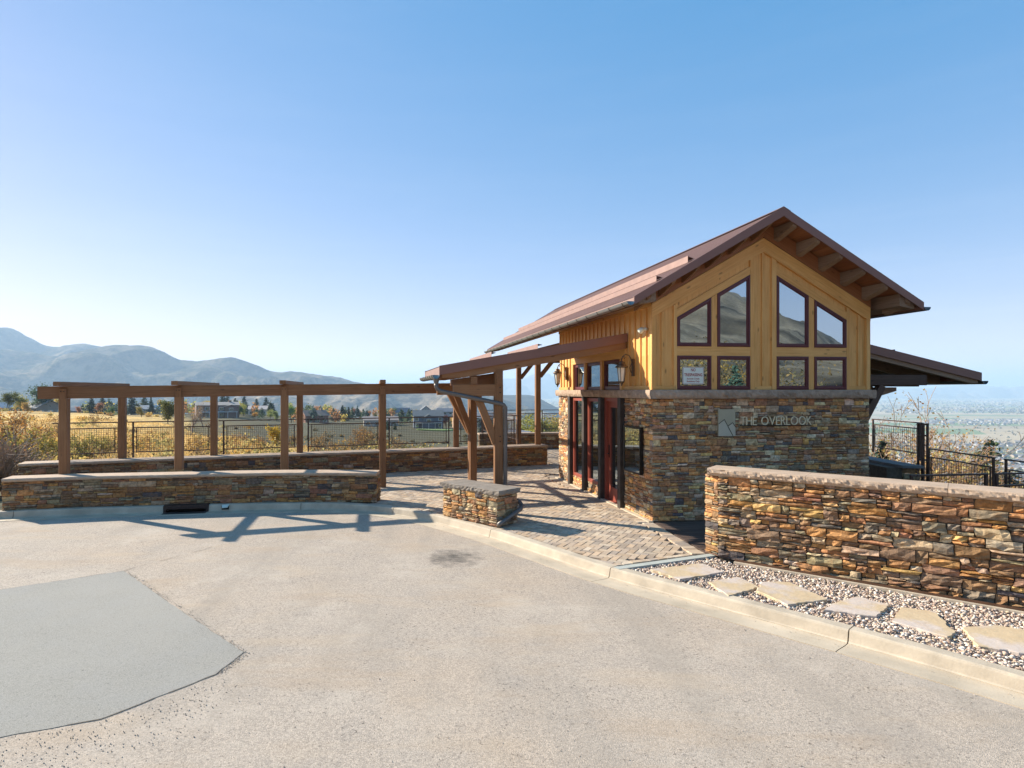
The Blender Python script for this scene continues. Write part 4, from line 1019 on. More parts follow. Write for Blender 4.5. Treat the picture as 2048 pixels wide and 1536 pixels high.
def pavilion_roof():
    # the part: left slope sheet; everything that moves with the roof hangs below it
    rl = corrugated('roof', RIDGE_T, ZRIDGE, RIDGE_T - TE, ZRIDGE - TE * SL, S0, S1, M_ROOF, PV)
    corrugated('roof_sheet', RIDGE_T, ZRIDGE, RIDGE_T + TE, ZRIDGE - TE * SL, S0, S1, M_ROOF, rl)
    mb = MB(); mb.prism([B(RIDGE_T - .14, S0 - .01, ZRIDGE - .05), B(RIDGE_T, S0 - .01, ZRIDGE + .028), B(RIDGE_T + .14, S0 - .01, ZRIDGE - .05), B(RIDGE_T, S0 - .01, ZRIDGE + .01)], ES * (S1 - S0 + .02)); mb.build('ridge_cap', M_ROOF, rl)
    for sg in (-1, 1):
        # soffit deck boards, run along s, seen from below
        n = 14; wv = (TE - .02) / n
        for i in range(n):
            a, b_ = RIDGE_T + sg * (i * wv + .004), RIDGE_T + sg * ((i + 1) * wv - .004)
            za, zb = roof_z(a) - .05, roof_z(b_) - .05
            if sg > 0 and i in (): continue
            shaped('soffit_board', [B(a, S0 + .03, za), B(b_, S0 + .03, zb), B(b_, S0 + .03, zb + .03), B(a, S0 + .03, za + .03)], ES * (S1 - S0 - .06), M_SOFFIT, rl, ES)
        # rake fascia, front and back
        for s, th in ((S0 - .012, .025), (S1 - .01, .025)):
            te = RIDGE_T + sg * (TE + .01); ze = roof_z(te)
            mb = MB(); mb.prism([B(RIDGE_T, s, ZRIDGE + .02), B(te, s, ze + .02), B(te, s, ze - .125), B(RIDGE_T, s, ZRIDGE - .145)], ES * th); mb.build('rake_fascia', M_FASCIA, rl)
        mb = MB(); te = RIDGE_T + sg * (TE - .015); mb.box(B(te, S0 + .015, roof_z(te) - .13), ES * (S1 - S0 - .03), ET * sg * .02, Z * .115); mb.build('eave_fascia', M_GUARD if sg < 0 else M_FASCIA, rl)  # left eave gets the paler trim, its sunlit look painted in
        # barge rafter against the gable and lookouts out to the fascia
        a, b_ = RIDGE_T, RIDGE_T + sg * (W / 2 + .02)
        shaped('barge_rafter', [B(a, -.02, roof_z(a) - .38), B(b_, -.02, roof_z(b_) - .36), B(b_, -.02, roof_z(b_) - .085), B(a, -.02, roof_z(a) - .085)], -ES * -.045, M_SOFFIT, rl, B(b_, 0, roof_z(b_)) - B(a, 0, roof_z(a)))
        for i in range(6):
            t = RIDGE_T + sg * (.20 + i * .455); zt = roof_z(t) - .085
            shaped('lookout', [B(t, .0, zt - .005), B(t, S0 + .02, zt - .005), B(t, S0 + .02, zt - .075), B(t, S0 + .05, zt - .10), B(t, -.10, zt - .225), B(t, .0, zt - .225)], ET * .075 * sg + Z * -.044, M_TIMBER_G if sg > 0 else M_TIMBER, rl, ES)
        # eave purlin end block
        t = RIDGE_T + sg * (TE - .42)
        shaped('eave_beam', [B(t, S0 + .06, roof_z(t) - .30), B(t + sg * .3, S0 + .06, roof_z(t + sg * .3) - .18), B(t + sg * .3, S0 + .06, roof_z(t + sg * .3) - .075), B(t, S0 + .06, roof_z(t) - .075)], ES * (S1 - S0 - .12), M_TIMBER_G, rl, ES)
    # snow guards
    for t, h in ((RIDGE_T - 1.62, .12), (RIDGE_T - 2.22, .10), (RIDGE_T + 1.9, .1)):
        sg = -1 if t < RIDGE_T else 1; z = roof_z(t) + .012; s0 = S0 + .35
        mb = MB(); L = S1 - s0 - .3
        mb.prism([B(t, s0, z), B(t - sg * .0, s0, z + h), B(t - sg * .12, s0, z + .075), B(t - sg * .11, s0, z + .07), B(t - sg * .006, s0, z + h - .012)], ES * L); mb.build('snow_guard', M_GUARD, rl)
    # half-round gutters with straps
    for sg in (-1, 1):
        tg = RIDGE_T + sg * (TE + .075); zg = roof_z(RIDGE_T + sg * TE) - .075; r = .068; n = 9; vs = []
        for s in (S0 - .02, S1):
            for rr in (r, r - .004):
                for j in range(n):
                    a = math.pi + math.pi * j / (n - 1); vs.append(B(tg + rr * math.cos(a), s, zg + rr * math.sin(a)))
        fs = []
        for j in range(n - 1):
            fs += [(j, j + 1, j + 1 + 2 * n, j + 2 * n), (n + j, 3 * n + j, 3 * n + j + 1, n + j + 1)]
        fs += [(0, n, 3 * n, 2 * n), (n - 1, 3 * n - 1, 4 * n - 1, 2 * n - 1), tuple(range(n)), tuple(range(2 * n, 3 * n))]
        g = mesh('gutter', vs, fs, M_ZINC if sg < 0 else M_PIPE, rl, None, True)
        k = 0
        while sg < 0 and S0 + .2 + k * .6 < S1:
            s = S0 + .2 + k * .6; mb = MB()
            mb.tube([B(tg + (r + .004) * math.cos(math.pi + math.pi * j / 8), s, zg + (r + .004) * math.sin(math.pi + math.pi * j / 8)) for j in range(9)], .006, 5); mb.build('gutter_strap', M_PIPE, g); k += 1
    # open part of the roof: posts on the low wall, plate beam, knee braces
    timber('plate_beam', B(.25, LEN - .1, 3.62), B(.25, S1 - .3, 3.62), .17, .28, M_TIMBER, PV)
    timber('plate_beam', B(W - .25, LEN - .1, 3.62), B(W - .25, S1 - .3, 3.62), .17, .28, M_TIMBER, PV)
    for t in (.25, W - .25):
        for s, zb in ((8.65, .635 if t < 1 else 0), (11.25, 0)):
            timber('post', B(t, s, zb), B(t, s, 3.48), .165, .165, M_TIMBER, PV, ch=.01)
            for d in ((1,) if t < 1 else (-1,)):
                timber('knee_brace', B(t + d * .08, s, 2.86), B(t + d * .62, s, 3.52), .10, .13, M_TIMBER, PV)
    for s in (6.3, 8.65, 11.25, 12.6): timber('tie_beam', B(.17, s, 3.6), B(W - .17, s, 3.6), .13, .22, M_TIMBER, PV)
pavilion_roof()

def canopy(sg, u_max, z_wall, z_eave, s0, s1, u_post, name):
    T = (lambda u: -u) if sg < 0 else (lambda u: W + u)
    zt = lambda u: z_wall + (z_eave - z_wall) * u / u_max
    cr = corrugated(name, T(0), zt(0), T(u_max), zt(u_max), s0, s1, M_ROOF, PV)
    n = 12; wv = u_max / n
    for i in range(n):
        a, b_ = i * wv + .003, (i + 1) * wv - .003
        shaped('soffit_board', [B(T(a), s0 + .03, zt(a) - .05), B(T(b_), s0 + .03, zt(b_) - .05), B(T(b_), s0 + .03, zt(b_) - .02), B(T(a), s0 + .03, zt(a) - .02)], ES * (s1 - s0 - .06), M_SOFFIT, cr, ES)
    for s in (s0 - .012, s1 - .012):
        mb = MB(); mb.prism([B(T(.0), s, zt(0) + .015), B(T(u_max + .01), s, zt(u_max) + .015), B(T(u_max + .01), s, zt(u_max) - .165), B(T(.0), s, zt(0) - .165)], ES * .024); mb.build('rake_fascia', M_FASCIA, cr)
    mb = MB(); mb.box(B(T(u_max - .015), s0 + .013, zt(u_max) - .165), ES * (s1 - s0 - .026), ET * sg * .02, Z * .155); mb.build('eave_fascia', M_GUARD if sg < 0 else M_FASCIA, cr)  # sun side takes the trim with the light in its colour
    # rafters with level-cut tails
    ns = 5
    for i in range(ns):
        s = s0 + .03 + (s1 - s0 - .16) * i / (ns - 1); d = .30 if sg < 0 else .26
        zl = zt(u_max) - .215
        uc = min(u_max - .2, max(.5, (zt(0) - d - zl) / ((z_wall - z_eave) / u_max)))
        shaped('rafter', [B(T(.02), s, zt(.02) - .055), B(T(u_max - .04), s, zt(u_max - .04) - .055), B(T(u_max - .04), s, zl), B(T(uc), s, zl), B(T(.02), s, zt(.02) - d)], ES * .095, M_TIMBER if sg < 0 else M_TIMBER_G, cr, B(T(u_max), 0, zt(u_max)) - B(T(0), 0, zt(0)))
    # ties
    ztie = 2.405 if sg < 0 else 2.625
    for s in (s0 + .1, s1 - .15):
        u_end = u_post + .9 if sg < 0 else u_post
        u_in = u_post - .085 if sg < 0 else .0
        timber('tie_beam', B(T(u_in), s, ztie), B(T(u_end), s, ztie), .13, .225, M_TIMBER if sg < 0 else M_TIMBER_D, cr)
    for u, h in ((u_post, .23), (u_post + .5, .15)) if sg < 0 else ():
        timber('purlin', B(T(u), s0 - .02 if sg < 0 else s0 + .12, 2.52 + h / 2), B(T(u), s1 - .05, 2.52 + h / 2), .12, h - .004, M_TIMBER, cr)
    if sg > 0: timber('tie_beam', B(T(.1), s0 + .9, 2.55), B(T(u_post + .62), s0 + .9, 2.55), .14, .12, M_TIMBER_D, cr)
    # gutter
    tg = T(u_max + .075); zg = zt(u_max) - .165; r = .075; nn = 9; vs = []
    ga, gb = (s0 - .03, s1)
    for s in (ga, gb):
        for rr in (r, r - .004):
            for j in range(nn):
                a = math.pi + math.pi * j / (nn - 1); vs.append(B(tg + rr * math.cos(a), s, zg + rr * math.sin(a)))
    fs = []
    for j in range(nn - 1): fs += [(j, j + 1, j + 1 + 2 * nn, j + 2 * nn), (nn + j, 3 * nn + j, 3 * nn + j + 1, nn + j + 1)]
    fs += [(0, nn, 3 * nn, 2 * nn), (nn - 1, 3 * nn - 1, 4 * nn - 1, 2 * nn - 1), tuple(range(nn)), tuple(range(2 * nn, 3 * nn))]
    mesh('gutter', vs, fs, M_ZINC if sg < 0 else M_BLACK, cr, None, True)
    k = 0
    while sg < 0 and ga + .15 + k * .45 < gb:
        s = ga + .15 + k * .45; mb = MB()
        mb.tube([B(tg + (r + .004) * math.cos(math.pi + math.pi * j / 8), s, zg + (r + .004) * math.sin(math.pi + math.pi * j / 8)) for j in range(9)], .007, 5); mb.build('gutter_strap', M_PIPE, cr); k += 1
    for u in ((u_max * .47, u_max * .72) if sg < 0 else (u_max * .5,)):
        mb = MB(); z = zt(u) + .01; t = T(u); mb.prism([B(t, s0 + .25, z), B(t, s0 + .25, z + .11), B(t - sg * .1, s0 + .25, z + .09), B(t - sg * .005, s0 + .25, z + .1)], ES * (s1 - s0 - .5)); mb.build('snow_guard', M_GUARD, cr)
    if sg < 0:
        # posts: one behind the pier, one at the back; steep knee braces outwards
        for s in (s0 + .1, s1 - .15):
            timber('post', B(T(u_post), s, 0), B(T(u_post), s, zt(u_post) - .25), .165, .15, M_TIMBER, cr, ch=.01)
            timber('knee_brace', B(T(u_post + .05), s + .0, 1.36), B(T(u_post + .42), s + .0, 2.30), .10, .14, M_TIMBER, cr)
        for z in (2.36, 2.46, 1.40, 1.50):
            mb = MB(); c_ = B(T(u_post) + .02, s0 + .1 - .0755, z); mb.tube([c_, c_ - ES * .014], .013, 8); mb.build('bolt', M_BLACK, cr)
        # downspout: funnel, offset run to the post, down behind the pier, kicked out at the kerb
        p0 = B(tg + .01, ga + .08, zg - .06); pz = B(T(u_post - .125), s0 + .02, 0)
        mb = MB(); mb.tube([p0 + Z * .05, p0 + Z * -.02, p0 + Z * -.11], [.075, .06, .042], 12, False)
        run = [p0 + Z * -.09, p0 + Z * -.16, p0 + ET * .03 + Z * -.215, p0 + ET * .09 + Z * -.25, Vector((pz.x, pz.y, 2.13)) - ET * .10 + Z * .01, Vector((pz.x, pz.y, 2.13)) - ET * .035 + Z * -.015, Vector((pz.x, pz.y, 2.07)), Vector((pz.x, pz.y, .55)), Vector((pz.x, pz.y, .40))]
        mb.tube(run, .042, 12)
        mb.build('downspout', M_PIPE, cr, True)
        mb = MB(); d = (PB_ - PC).normalized(); nrm = Vector((d.y, -d.x, 0)) * -1
        mb.tube([PC + nrm * .0 + Vector((-.04, .10, .40)), PC + Vector((.05, .06, .36)), PC + Vector((.085, -.02, .31)), PC + Vector((.05, -.1, .27)), PB_ + Vector((.10, -.02, .10)), PB_ + Vector((.02, -.09, .055))], .042, 12); mb.build('downspout_outlet', M_PIPE, cr, True)
    else:
        # strut and bracket springing from the corner of the stone base
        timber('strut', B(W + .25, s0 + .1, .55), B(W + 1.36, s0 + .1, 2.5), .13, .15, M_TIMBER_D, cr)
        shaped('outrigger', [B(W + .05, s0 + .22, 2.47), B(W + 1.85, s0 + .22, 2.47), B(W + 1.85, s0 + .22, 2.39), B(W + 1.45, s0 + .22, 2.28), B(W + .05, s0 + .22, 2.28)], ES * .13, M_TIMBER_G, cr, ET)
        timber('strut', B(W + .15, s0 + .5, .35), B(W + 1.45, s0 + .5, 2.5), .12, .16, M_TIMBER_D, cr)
    return cr
canopy(-1, 3.8, 3.54, 2.864, 1.09, 4.35, 2.63, 'side_canopy')
canopy(1, 3.69, 3.585, 2.775, 1.09, 4.8, 2.40, 'side_canopy')

# ---- things on the pavilion
def text_mesh(txt, size, extrude=0., spacing=1., offset=0.):
    cu = bpy.data.curves.new('t', 'FONT'); cu.body = txt; cu.size = size; cu.extrude = extrude; cu.align_x = 'LEFT'; cu.space_character = spacing; cu.offset = offset; cu.resolution_u = 6
    o = bpy.data.objects.new('t', cu); COL.objects.link(o); dg = bpy.context.evaluated_depsgraph_get(); dg.update()
    me = bpy.data.meshes.new_from_object(o.evaluated_get(dg)); bpy.data.objects.remove(o); bpy.data.curves.remove(cu); return me
def on_front(me, t0, z0, s, sx=1., sy=1.):
    V = np.array([v.co[:] for v in me.vertices]); F = [tuple(p.vertices) for p in me.polygons]
    return [B(t0 + v[0] * sx, s - v[2], z0 + v[1] * sy) for v in V], F, V

def signs():
    t = empty('emblem_plaque', B(1.42, -.06, 1.55), 'tan metal plaque with black mountain outline on the stone front', 'plaque')
    mb = MB(); mb.box(B(1.252, -.065, 1.556), ET * .333, ES * .03, Z * .495); mb.build('plate', M_PLAQUE, t)
    y = -.0675
    mb = MB(); mb.add([B(1.252, y, 1.556), B(1.585, y, 1.556), B(1.585, y, 1.73), B(1.53, y, 1.805), B(1.441, y, 1.744), B(1.365, y, 1.864), B(1.252, y, 1.782)], [tuple(range(7))]); mb.build('mountain_shape', M_PLAQUE2, t)
    mb = MB()
    for a, b_ in (((1.252, 1.782), (1.365, 1.864)), ((1.365, 1.864), (1.535, 1.560)), ((1.441, 1.744), (1.53, 1.805)), ((1.53, 1.805), (1.584, 1.73))):
        mb.bar(B(a[0], y - .002, a[1]), B(b_[0], y - .002, b_[1]), .004, .010, up=Z)
    mb.build('outline', M_BLACK, t)
    t = empty('letter_sign', B(2.4, -.06, 1.75), 'raised tan letters reading THE OVERLOOK on a thin dark rail', 'sign')
    mb = MB(); mb.box(B(1.70, -.05, 1.738), ET * 1.43, ES * .03, Z * .014); mb.build('rail', M_BLACK, t)
    x = 1.695
    wd = {'T': .10, 'H': .115, 'E': .085, 'O': .15, 'V': .125, 'R': .095, 'L': .08, 'K': .105}
    gap = .020; total = sum(wd[c] if c != ' ' else .06 for c in 'THE OVERLOOK') + gap * 11; k = 1.435 / total
    for c in 'THE OVERLOOK':
        if c == ' ': x += .06 * k + gap * k; continue
        me = text_mesh(c, 1., .0, 1., -.014); V = np.array([v.co[:] for v in me.vertices]); lo, hi = V.min(0), V.max(0); F = [tuple(p.vertices) for p in me.polygons]
        q = (V - lo) / np.maximum(hi - lo, 1e-6); w_ = wd[c] * k; h = .158
        top = [B(x + a * w_, -.066, 1.755 + b_ * h) for a, b_, _ in q]; bot = [p + ES * .018 for p in top]; n = len(top)
        ed = {}
        for f in F:
            for i in range(len(f)): e = (f[i], f[(i + 1) % len(f)]); ed[e] = 1
        side = [(a, b_, b_ + n, a + n) for (a, b_) in ed if (b_, a) not in ed]
        mesh('letter', top + bot, F + [tuple(i + n for i in f)[::-1] for f in F] + side, M_LETTER, t); x += w_ + gap * k
    t = empty('warning_sign', B(.79, -.03, 2.51), 'white no trespassing sign with red print in the lower left gable window', 'sign')
    def rrect(a, b_, c, d, r, s, n=5):
        pts = []
        for cx_, cz_, a0 in ((b_ - r, d - r, 0), (a + r, d - r, 90), (a + r, c + r, 180), (b_ - r, c + r, 270)):
            for i in range(n): an = R(a0 + 90 * i / (n - 1)); pts.append(B(cx_ + r * math.cos(an), s, cz_ + r * math.sin(an)))
        return pts
    mb = MB(); mb.prism(rrect(.583, 1.003, 2.513, 2.835, .03, .006), -ES * .004); mb.build('plate', M_WHITE, t)
    mb = MB(); a, b_ = rrect(.592, .994, 2.522, 2.826, .024, .0005), rrect(.598, .988, 2.528, 2.820, .02, .0005); n = len(a); mb.add(a + b_, [(i, (i + 1) % n, (i + 1) % n + n, i + n) for i in range(n)]); mb.build('border', M_SIGNRED, t)
    for txt, size, zc, wmax in (('NO', .075, 2.755, .09), ('TRESPASSING', .075, 2.665, .355), ('Summit Creek', .042, 2.605, .25), ('Residents Only', .042, 2.555, .25)):
        me = text_mesh(txt, size, 0, 1., .002 if size > .05 else .001); V = np.array([v.co[:] for v in me.vertices]); lo, hi = V.min(0), V.max(0); sx = min(wmax / (hi[0] - lo[0]), 1.6); wd_ = (hi[0] - lo[0]) * sx
        vs, F, _ = on_front(me, .793 - wd_ / 2 - lo[0] * sx, zc, .0005, sx, 1.); mesh('lettering', vs, F, M_SIGNRED, t)
    # notice case on the side wall
    t = empty('notice_case', B(-.06, .72, .81), 'black framed glass notice case with papers beside the door', 'notice board')
    s0_, s1_, z0_, z1_ = .34, 1.10, .80, 1.70
    mb = MB(); mb.box(B(-.085, s0_, z0_), ES * .035, ET * .06, Z * (z1_ - z0_)); mb.box(B(-.085, s1_ - .035, z0_), ES * .035, ET * .06, Z * (z1_ - z0_))
    mb.box(B(-.084, s0_ + .035, z0_), ES * (s1_ - s0_ - .07), ET * .059, Z * .035); mb.box(B(-.084, s0_ + .035, z1_ - .035), ES * (s1_ - s0_ - .07), ET * .059, Z * .035); mb.build('frame', M_BLACK, t)
    mb = MB(); mb.box(B(-.045, s0_ + .03, z0_ + .03), ES * (s1_ - s0_ - .06), ET * .03, Z * (z1_ - z0_ - .06)); mb.build('backboard', simple('cork', (.10, .085, .06), .9), t)
    for a, b_, c, d in ((.43, .66, 1.30, 1.60), (.72, 1.02, 1.24, 1.62), (.42, .64, 1.05, 1.22), (.44, .6, .95, 1.0)):
        mb = MB(); mb.box(B(-.052, a, c), ES * (b_ - a), ET * .005, Z * (d - c)); mb.build('paper', M_PAPER, t)
    mesh('pane', [B(-.075, s0_ + .03, z0_ + .03), B(-.075, s1_ - .03, z0_ + .03), B(-.075, s1_ - .03, z1_ - .03), B(-.075, s0_ + .03, z1_ - .03)], [(3, 2, 1, 0)], M_GLASS_T, t)
    # lanterns
    def lantern(s, lab):
        t = empty('wall_lantern', B(-.02, s, 2.7), lab, 'lantern', 'lanterns beside the door')
        c = B(-.25, s, 2.60)
        mb = MB(); mb.lathe(c + Z * -.06, [(.004, -.05), (.016, -.045), (.012, -.03), (.02, -.02), (.026, .0), (.05, .02), (.055, .035), (.06, .04)], 10); mb.build('finial', M_BRONZE, t, True)
        mb = MB()
        for j in range(6):
            a = 2 * math.pi * j / 6; mb.bar(c + Vector((.055 * math.cos(a), .055 * math.sin(a), -.02)), c + Vector((.088 * math.cos(a), .088 * math.sin(a), .25)), .009)
        mb.build('cage', M_BRONZE, t)
        mb = MB(); mb.lathe(c + Z * -.02, [(.048, 0), (.082, .27)], 6); mb.build('shade', M_LAMPGLASS, t)
        mb = MB(); mb.lathe(c + Z * .25, [(.095, -.005), (.125, .0), (.12, .018), (.075, .06), (.065, .065), (.065, .095), (.05, .115), (.012, .13), (.012, .17)], 12); mb.build('lid', M_BRONZE, t, True)
        mb = MB(); top = c + Z * .41; w_ = B(-.01, s, 2.86)
        mb.tube([c + Z * .40, c + Vector((0, 0, .46)) + ET * .02, c + ET * .08 + Z * .51, c + ET * .15 + Z * .49, c + ET * .195 + Z * .42, c + ET * .215 + Z * .34], .011, 8)
        mb.tube([c + ET * .03 + Z * .455, c + ET * .06 + Z * .47, c + ET * .075 + Z * .45, c + ET * .06 + Z * .43, c + ET * .045 + Z * .44], .007, 6)
        mb.tube([c + ET * .215 + Z * .36, c + ET * .17 + Z * .25, c + ET * .19 + Z * .16, c + ET * .22 + Z * .15], .009, 6); mb.build('arm', M_BRONZE, t, True)
        mb = MB(); mb.box(B(-.035, s - .035, 2.68), ES * .07, ET * .04, Z * .34); mb.build('backplate', M_BRONZE, t)
    lantern(.80, 'bronze wall lantern on the golden siding right of the door')
    lantern(4.93, 'bronze wall lantern at the far end of the side wall, past the transom windows')
    t = empty('security_light', B(0, .24, 3.55), 'small white security light high on the golden siding corner', 'security light')
    mb = MB(); mb.lathe(B(-.03, .24, 3.53), [(.02, -.01), (.045, .0), (.045, .03), (.03, .045)], 10); mb.build('base', M_WHITE, t, True)
    mb = MB(); mb.tube([B(-.03, .24, 3.55), B(-.09, .24, 3.54), B(-.14, .24, 3.50)], [.025, .05, .055], 10); mb.build('lamp_head', M_WHITE, t, True)
signs()

# ================================================================== PERGOLA
def pergola():
    t = empty('pergola', (-4, 15, 0), 'long brown timber pergola on paired posts over the walkway', 'pergola')
    rear = [Vector(p) for p in ((-8.54, 15.64, 0), (-6.44, 16.37, 0), (-4.27, 17.07, 0), (-2.05, 17.9, 0), (.19, 18.76, 0))]
    off = -ES * 2.95; front = [p + off for p in rear]
    dz = lambda p: 2.49 + (p.x + 8.2) * .0125
    for i, p in enumerate(front):
        zb = .635 if i < 2 else -.01
        # a notched post: the rear half runs up behind the beam, the front tongue laps its face
        timber('post', p + Z * zb, p + Z * (dz(p) - .265), .165, .165, M_TIMBER, t, ch=.01)
        tang = timber('post_tongue', p - ES * .062 + Z * (dz(p) - .27), p - ES * .062 + Z * (dz(p) - .055), .13, .04, M_TIMBER, t, up=ES)
        for k in (-.03, .03):
            mb = MB(); c = p - ES * .083 + ET * k + Z * (dz(p) - .11); mb.tube([c, c - ES * .012], .011, 8); mb.build('bolt', M_BLACK, t)
    for i, p in enumerate(rear): timber('post', p + Z * (.635), p + Z * (dz(p) - .265), .165, .165, M_TIMBER, t, ch=.01)
    d = (front[1] - front[0]).normalized()
    def beams(row, lift=0.):
        a = row[0] - d * .48
        for i in range(len(row) - 1):
            b_ = row[i + 1] if i < len(row) - 2 else row[-1] + d * .35
            st = a if i == 0 else row[i]
            timber('beam', st + Z * (dz(st) - .1325), b_ + Z * (dz(b_) - .1325), .085, .262, M_TIMBER, t)
    beams(front); beams(rear)
    for f, r_ in list(zip(front, rear)):
        a = f - ES * .32 + Z * (dz(f) + .047); b_ = r_ + ES * .3 + Z * (dz(f) + .047)
        timber('rafter', a, b_, .14, .092, M_TIMBER, t)
    p = front[-1]; timber('knee_brace', p + Z * 1.3 - d * .06, p - d * .62 + Z * (dz(p) - .27), .10, .13, M_TIMBER, t)
pergola()

# ================================================================== RAILINGS
def railing(name, label, spans, ztop, zmid, zbot, zpost, cell=.052, ext=0., cat='railing'):
    """spans: list of (a, b) ground points; each is a framed panel of welded wire between two posts"""
    a0 = Vector(spans[0][0]); t = empty(name, (a0.x, a0.y, zpost), label, cat)
    for a, b_ in spans:
        a, b_ = Vector((*a[:2], 0)), Vector((*b_[:2], 0)); d = (b_ - a).normalized(); L = (b_ - a).length
        for p in (a + d * .03, b_ - d * .03):
            mb = MB(); mb.bar(p + Z * zpost, p + Z * (ztop - .015), .036); mb.build('post', M_RAIL, t)
        mb = MB(); mb.bar(a - d * ext + Z * ztop, b_ + d * ext + Z * ztop, .045, .028); mb.build('top_rail', M_RAIL, t)
        p0, p1 = a + d * .10, b_ - d * .10
        mb = MB(); mb.bar(p0 + Z * zmid, p1 + Z * zmid, .024, .028); mb.bar(p0 + Z * zbot, p1 + Z * zbot, .024, .028)
        mb.bar(p0 + d * .015 + Z * (zbot + .018), p0 + d * .015 + Z * (zmid - .018), .022); mb.bar(p1 - d * .015 + Z * (zbot + .018), p1 - d * .015 + Z * (zmid - .018), .022)
        for p, q in ((a + d * .045, p0), (p1, b_ - d * .045)):
            for z in (zmid, zbot): mb.bar(p + Z * z, q + Z * z, .02)
        fr = mb.build('panel_frame', M_RAIL, t)
        mb = MB(); l2 = (p1 - p0).length; n = int(l2 / cell)
        for i in range(1, n): p = p0 + d * (l2 * i / n); mb.bar(p + Z * (zbot + .015), p + Z * (zmid - .015), .0055)
        m = int((zmid - zbot) / cell)
        for i in range(1, m): z = zbot + (zmid - zbot) * i / m; mb.bar(p0 + Z * z, p1 + Z * z, .0055)
        o = mb.build('wire_mesh', M_WIRE, fr); o['kind'] = 'stuff'
    return t
def rails():
    dd = Vector((.945, .326, 0)); q = [(-9.85, 14.98), (-8.56, 15.50), (-8.3, 15.6), (-6.42, 16.27), (-6.2, 16.35), (-4.28, 17.05), (-4.05, 17.13), (-2.0, 17.9), (-1.8, 17.98), (.06, 18.68), (.3, 18.78), (2.2, 19.53)]
    nn = Vector((-.351, .936, 0)) * .20
    sp = [((q[i][0] + nn.x, q[i][1] + nn.y), (q[i + 1][0] + nn.x, q[i + 1][1] + nn.y)) for i in range(0, 12, 2)]
    railing('guard_railing', 'brown steel railing with wire mesh on the long low wall behind the pergola', sp, 1.57, 1.42, .78, .635, .052, .105)
    railing('guard_railing', 'short railing turning the corner at the open roof posts', [((2.25, 19.78), (1.75, 22.4)), ((1.72, 22.5), (1.35, 24.7))], 1.57, 1.42, .78, .3)
    railing('guard_railing', 'far railing on the low wall seen past the open roof posts', [((1.3, 24.95), (3.75, 25.25)), ((3.85, 25.26), (6.0, 25.5))], 1.58, 1.43, .78, .635)
    # right hand side terrace
    t = empty('terrace_wall', (11.1, 15, -.5), 'dark shaded low stone wall at the right of the pavilion', 'stone wall')
    P = Path([(10.98, 17.6), (10.72, 14.2)])
    core(rh(P), P.L, -.36, -.8, .57, t); st = ledge(lambda u: (P.at(u)[0], P.at(u)[1], P.at(u)[2]), P.L, -.6, .565, 91, (.09, .14), (.16, .4), .03)
    e = Vector((10.72, 14.2, 0)); st += ledge(straight(e, Vector((.997, -.076, 0)), Vector((-.076, -.997, 0))), .36, -.6, .565, 92, (.09, .14), (.16, .3), .03)
    lay(st, t); M_D = simple('dark_coping', (.19, .185, .18), .8, var=.15)
    mb = MB(); mb.prism([(10.66, 14.13, .57), (11.13, 14.09, .57), (11.4, 17.65, .57), (10.92, 17.7, .57)], Z * .06); mb.build('cap_stone', M_D, t)
    railing('guard_railing', 'black railing with wire mesh on the dark wall right of the pavilion', [((12.25, 17.4), (12.05, 15.35))], 1.57, 1.42, .78, .62, .075)
    p = Vector((11.55, 14.8, 0)); t = empty('rail_newel', p, 'tall black four legged newel where the railing steps down', 'newel post')
    for i, (dx, dy) in enumerate(((0, 0), (.10, 0), (0, -.16), (.10, -.16))):
        mb = MB(); mb.bar(p + Vector((dx, dy, -.6)), p + Vector((dx, dy, 1.6)), .04); mb.build('leg', M_RAIL, t)
    for z in (1.575, 1.30, .70):
        mb = MB(); c = p + Z * z
        for a, b_ in (((0, 0), (.10, 0)), ((.10, 0), (.10, -.16)), ((.10, -.16), (0, -.16)), ((0, -.16), (0, 0))): mb.bar(c + Vector((*a, 0)), c + Vector((*b_, 0)), .036)
        mb.build('collar', M_RAIL, t)
    railing('guard_railing', 'lower black railing stepping down towards the valley on the right', [((11.55, 14.5), (11.3, 12.45)), ((11.28, 12.2), (11.05, 9.6))], 1.0, .80, -.2, -.6, .075)
    railing('guard_railing', 'black handrail crossing just above the coping of the tall wall', [((7.55, 9.85), (9.0, 10.05)), ((9.15, 10.07), (11.0, 10.35))], 1.0, .80, -.2, -.6, .075)
rails()

# ================================================================== PLANTS
def tint_leaf(name, trans):
    m = leaf_mat(name, trans); n = N(m.node_tree)
    oi = n.add('ShaderNodeObjectInfo'); a = [x for x in m.node_tree.nodes if x.type == 'ATTRIBUTE'][0]
    c = n.mix(1., a.outputs['Color'], oi.outputs['Color'], 'MULTIPLY')
    for x in m.node_tree.nodes:
        if x.type == 'BSDF_PRINCIPLED': n.link(c, x.inputs['Base Color'])
        if x.type == 'BSDF_TRANSLUCENT': n.link(c, x.inputs[0])
    return m
M_CROWN = tint_leaf('crown_leaves', .4); M_NEEDLE = tint_leaf('needles', .15)
def bark(name, c): return simple(name, c, .95, var=.3, scale=8)
M_BARK, M_PALEBARK = bark('bark', (.09, .065, .045)), bark('pale_bark', (.36, .25, .175))

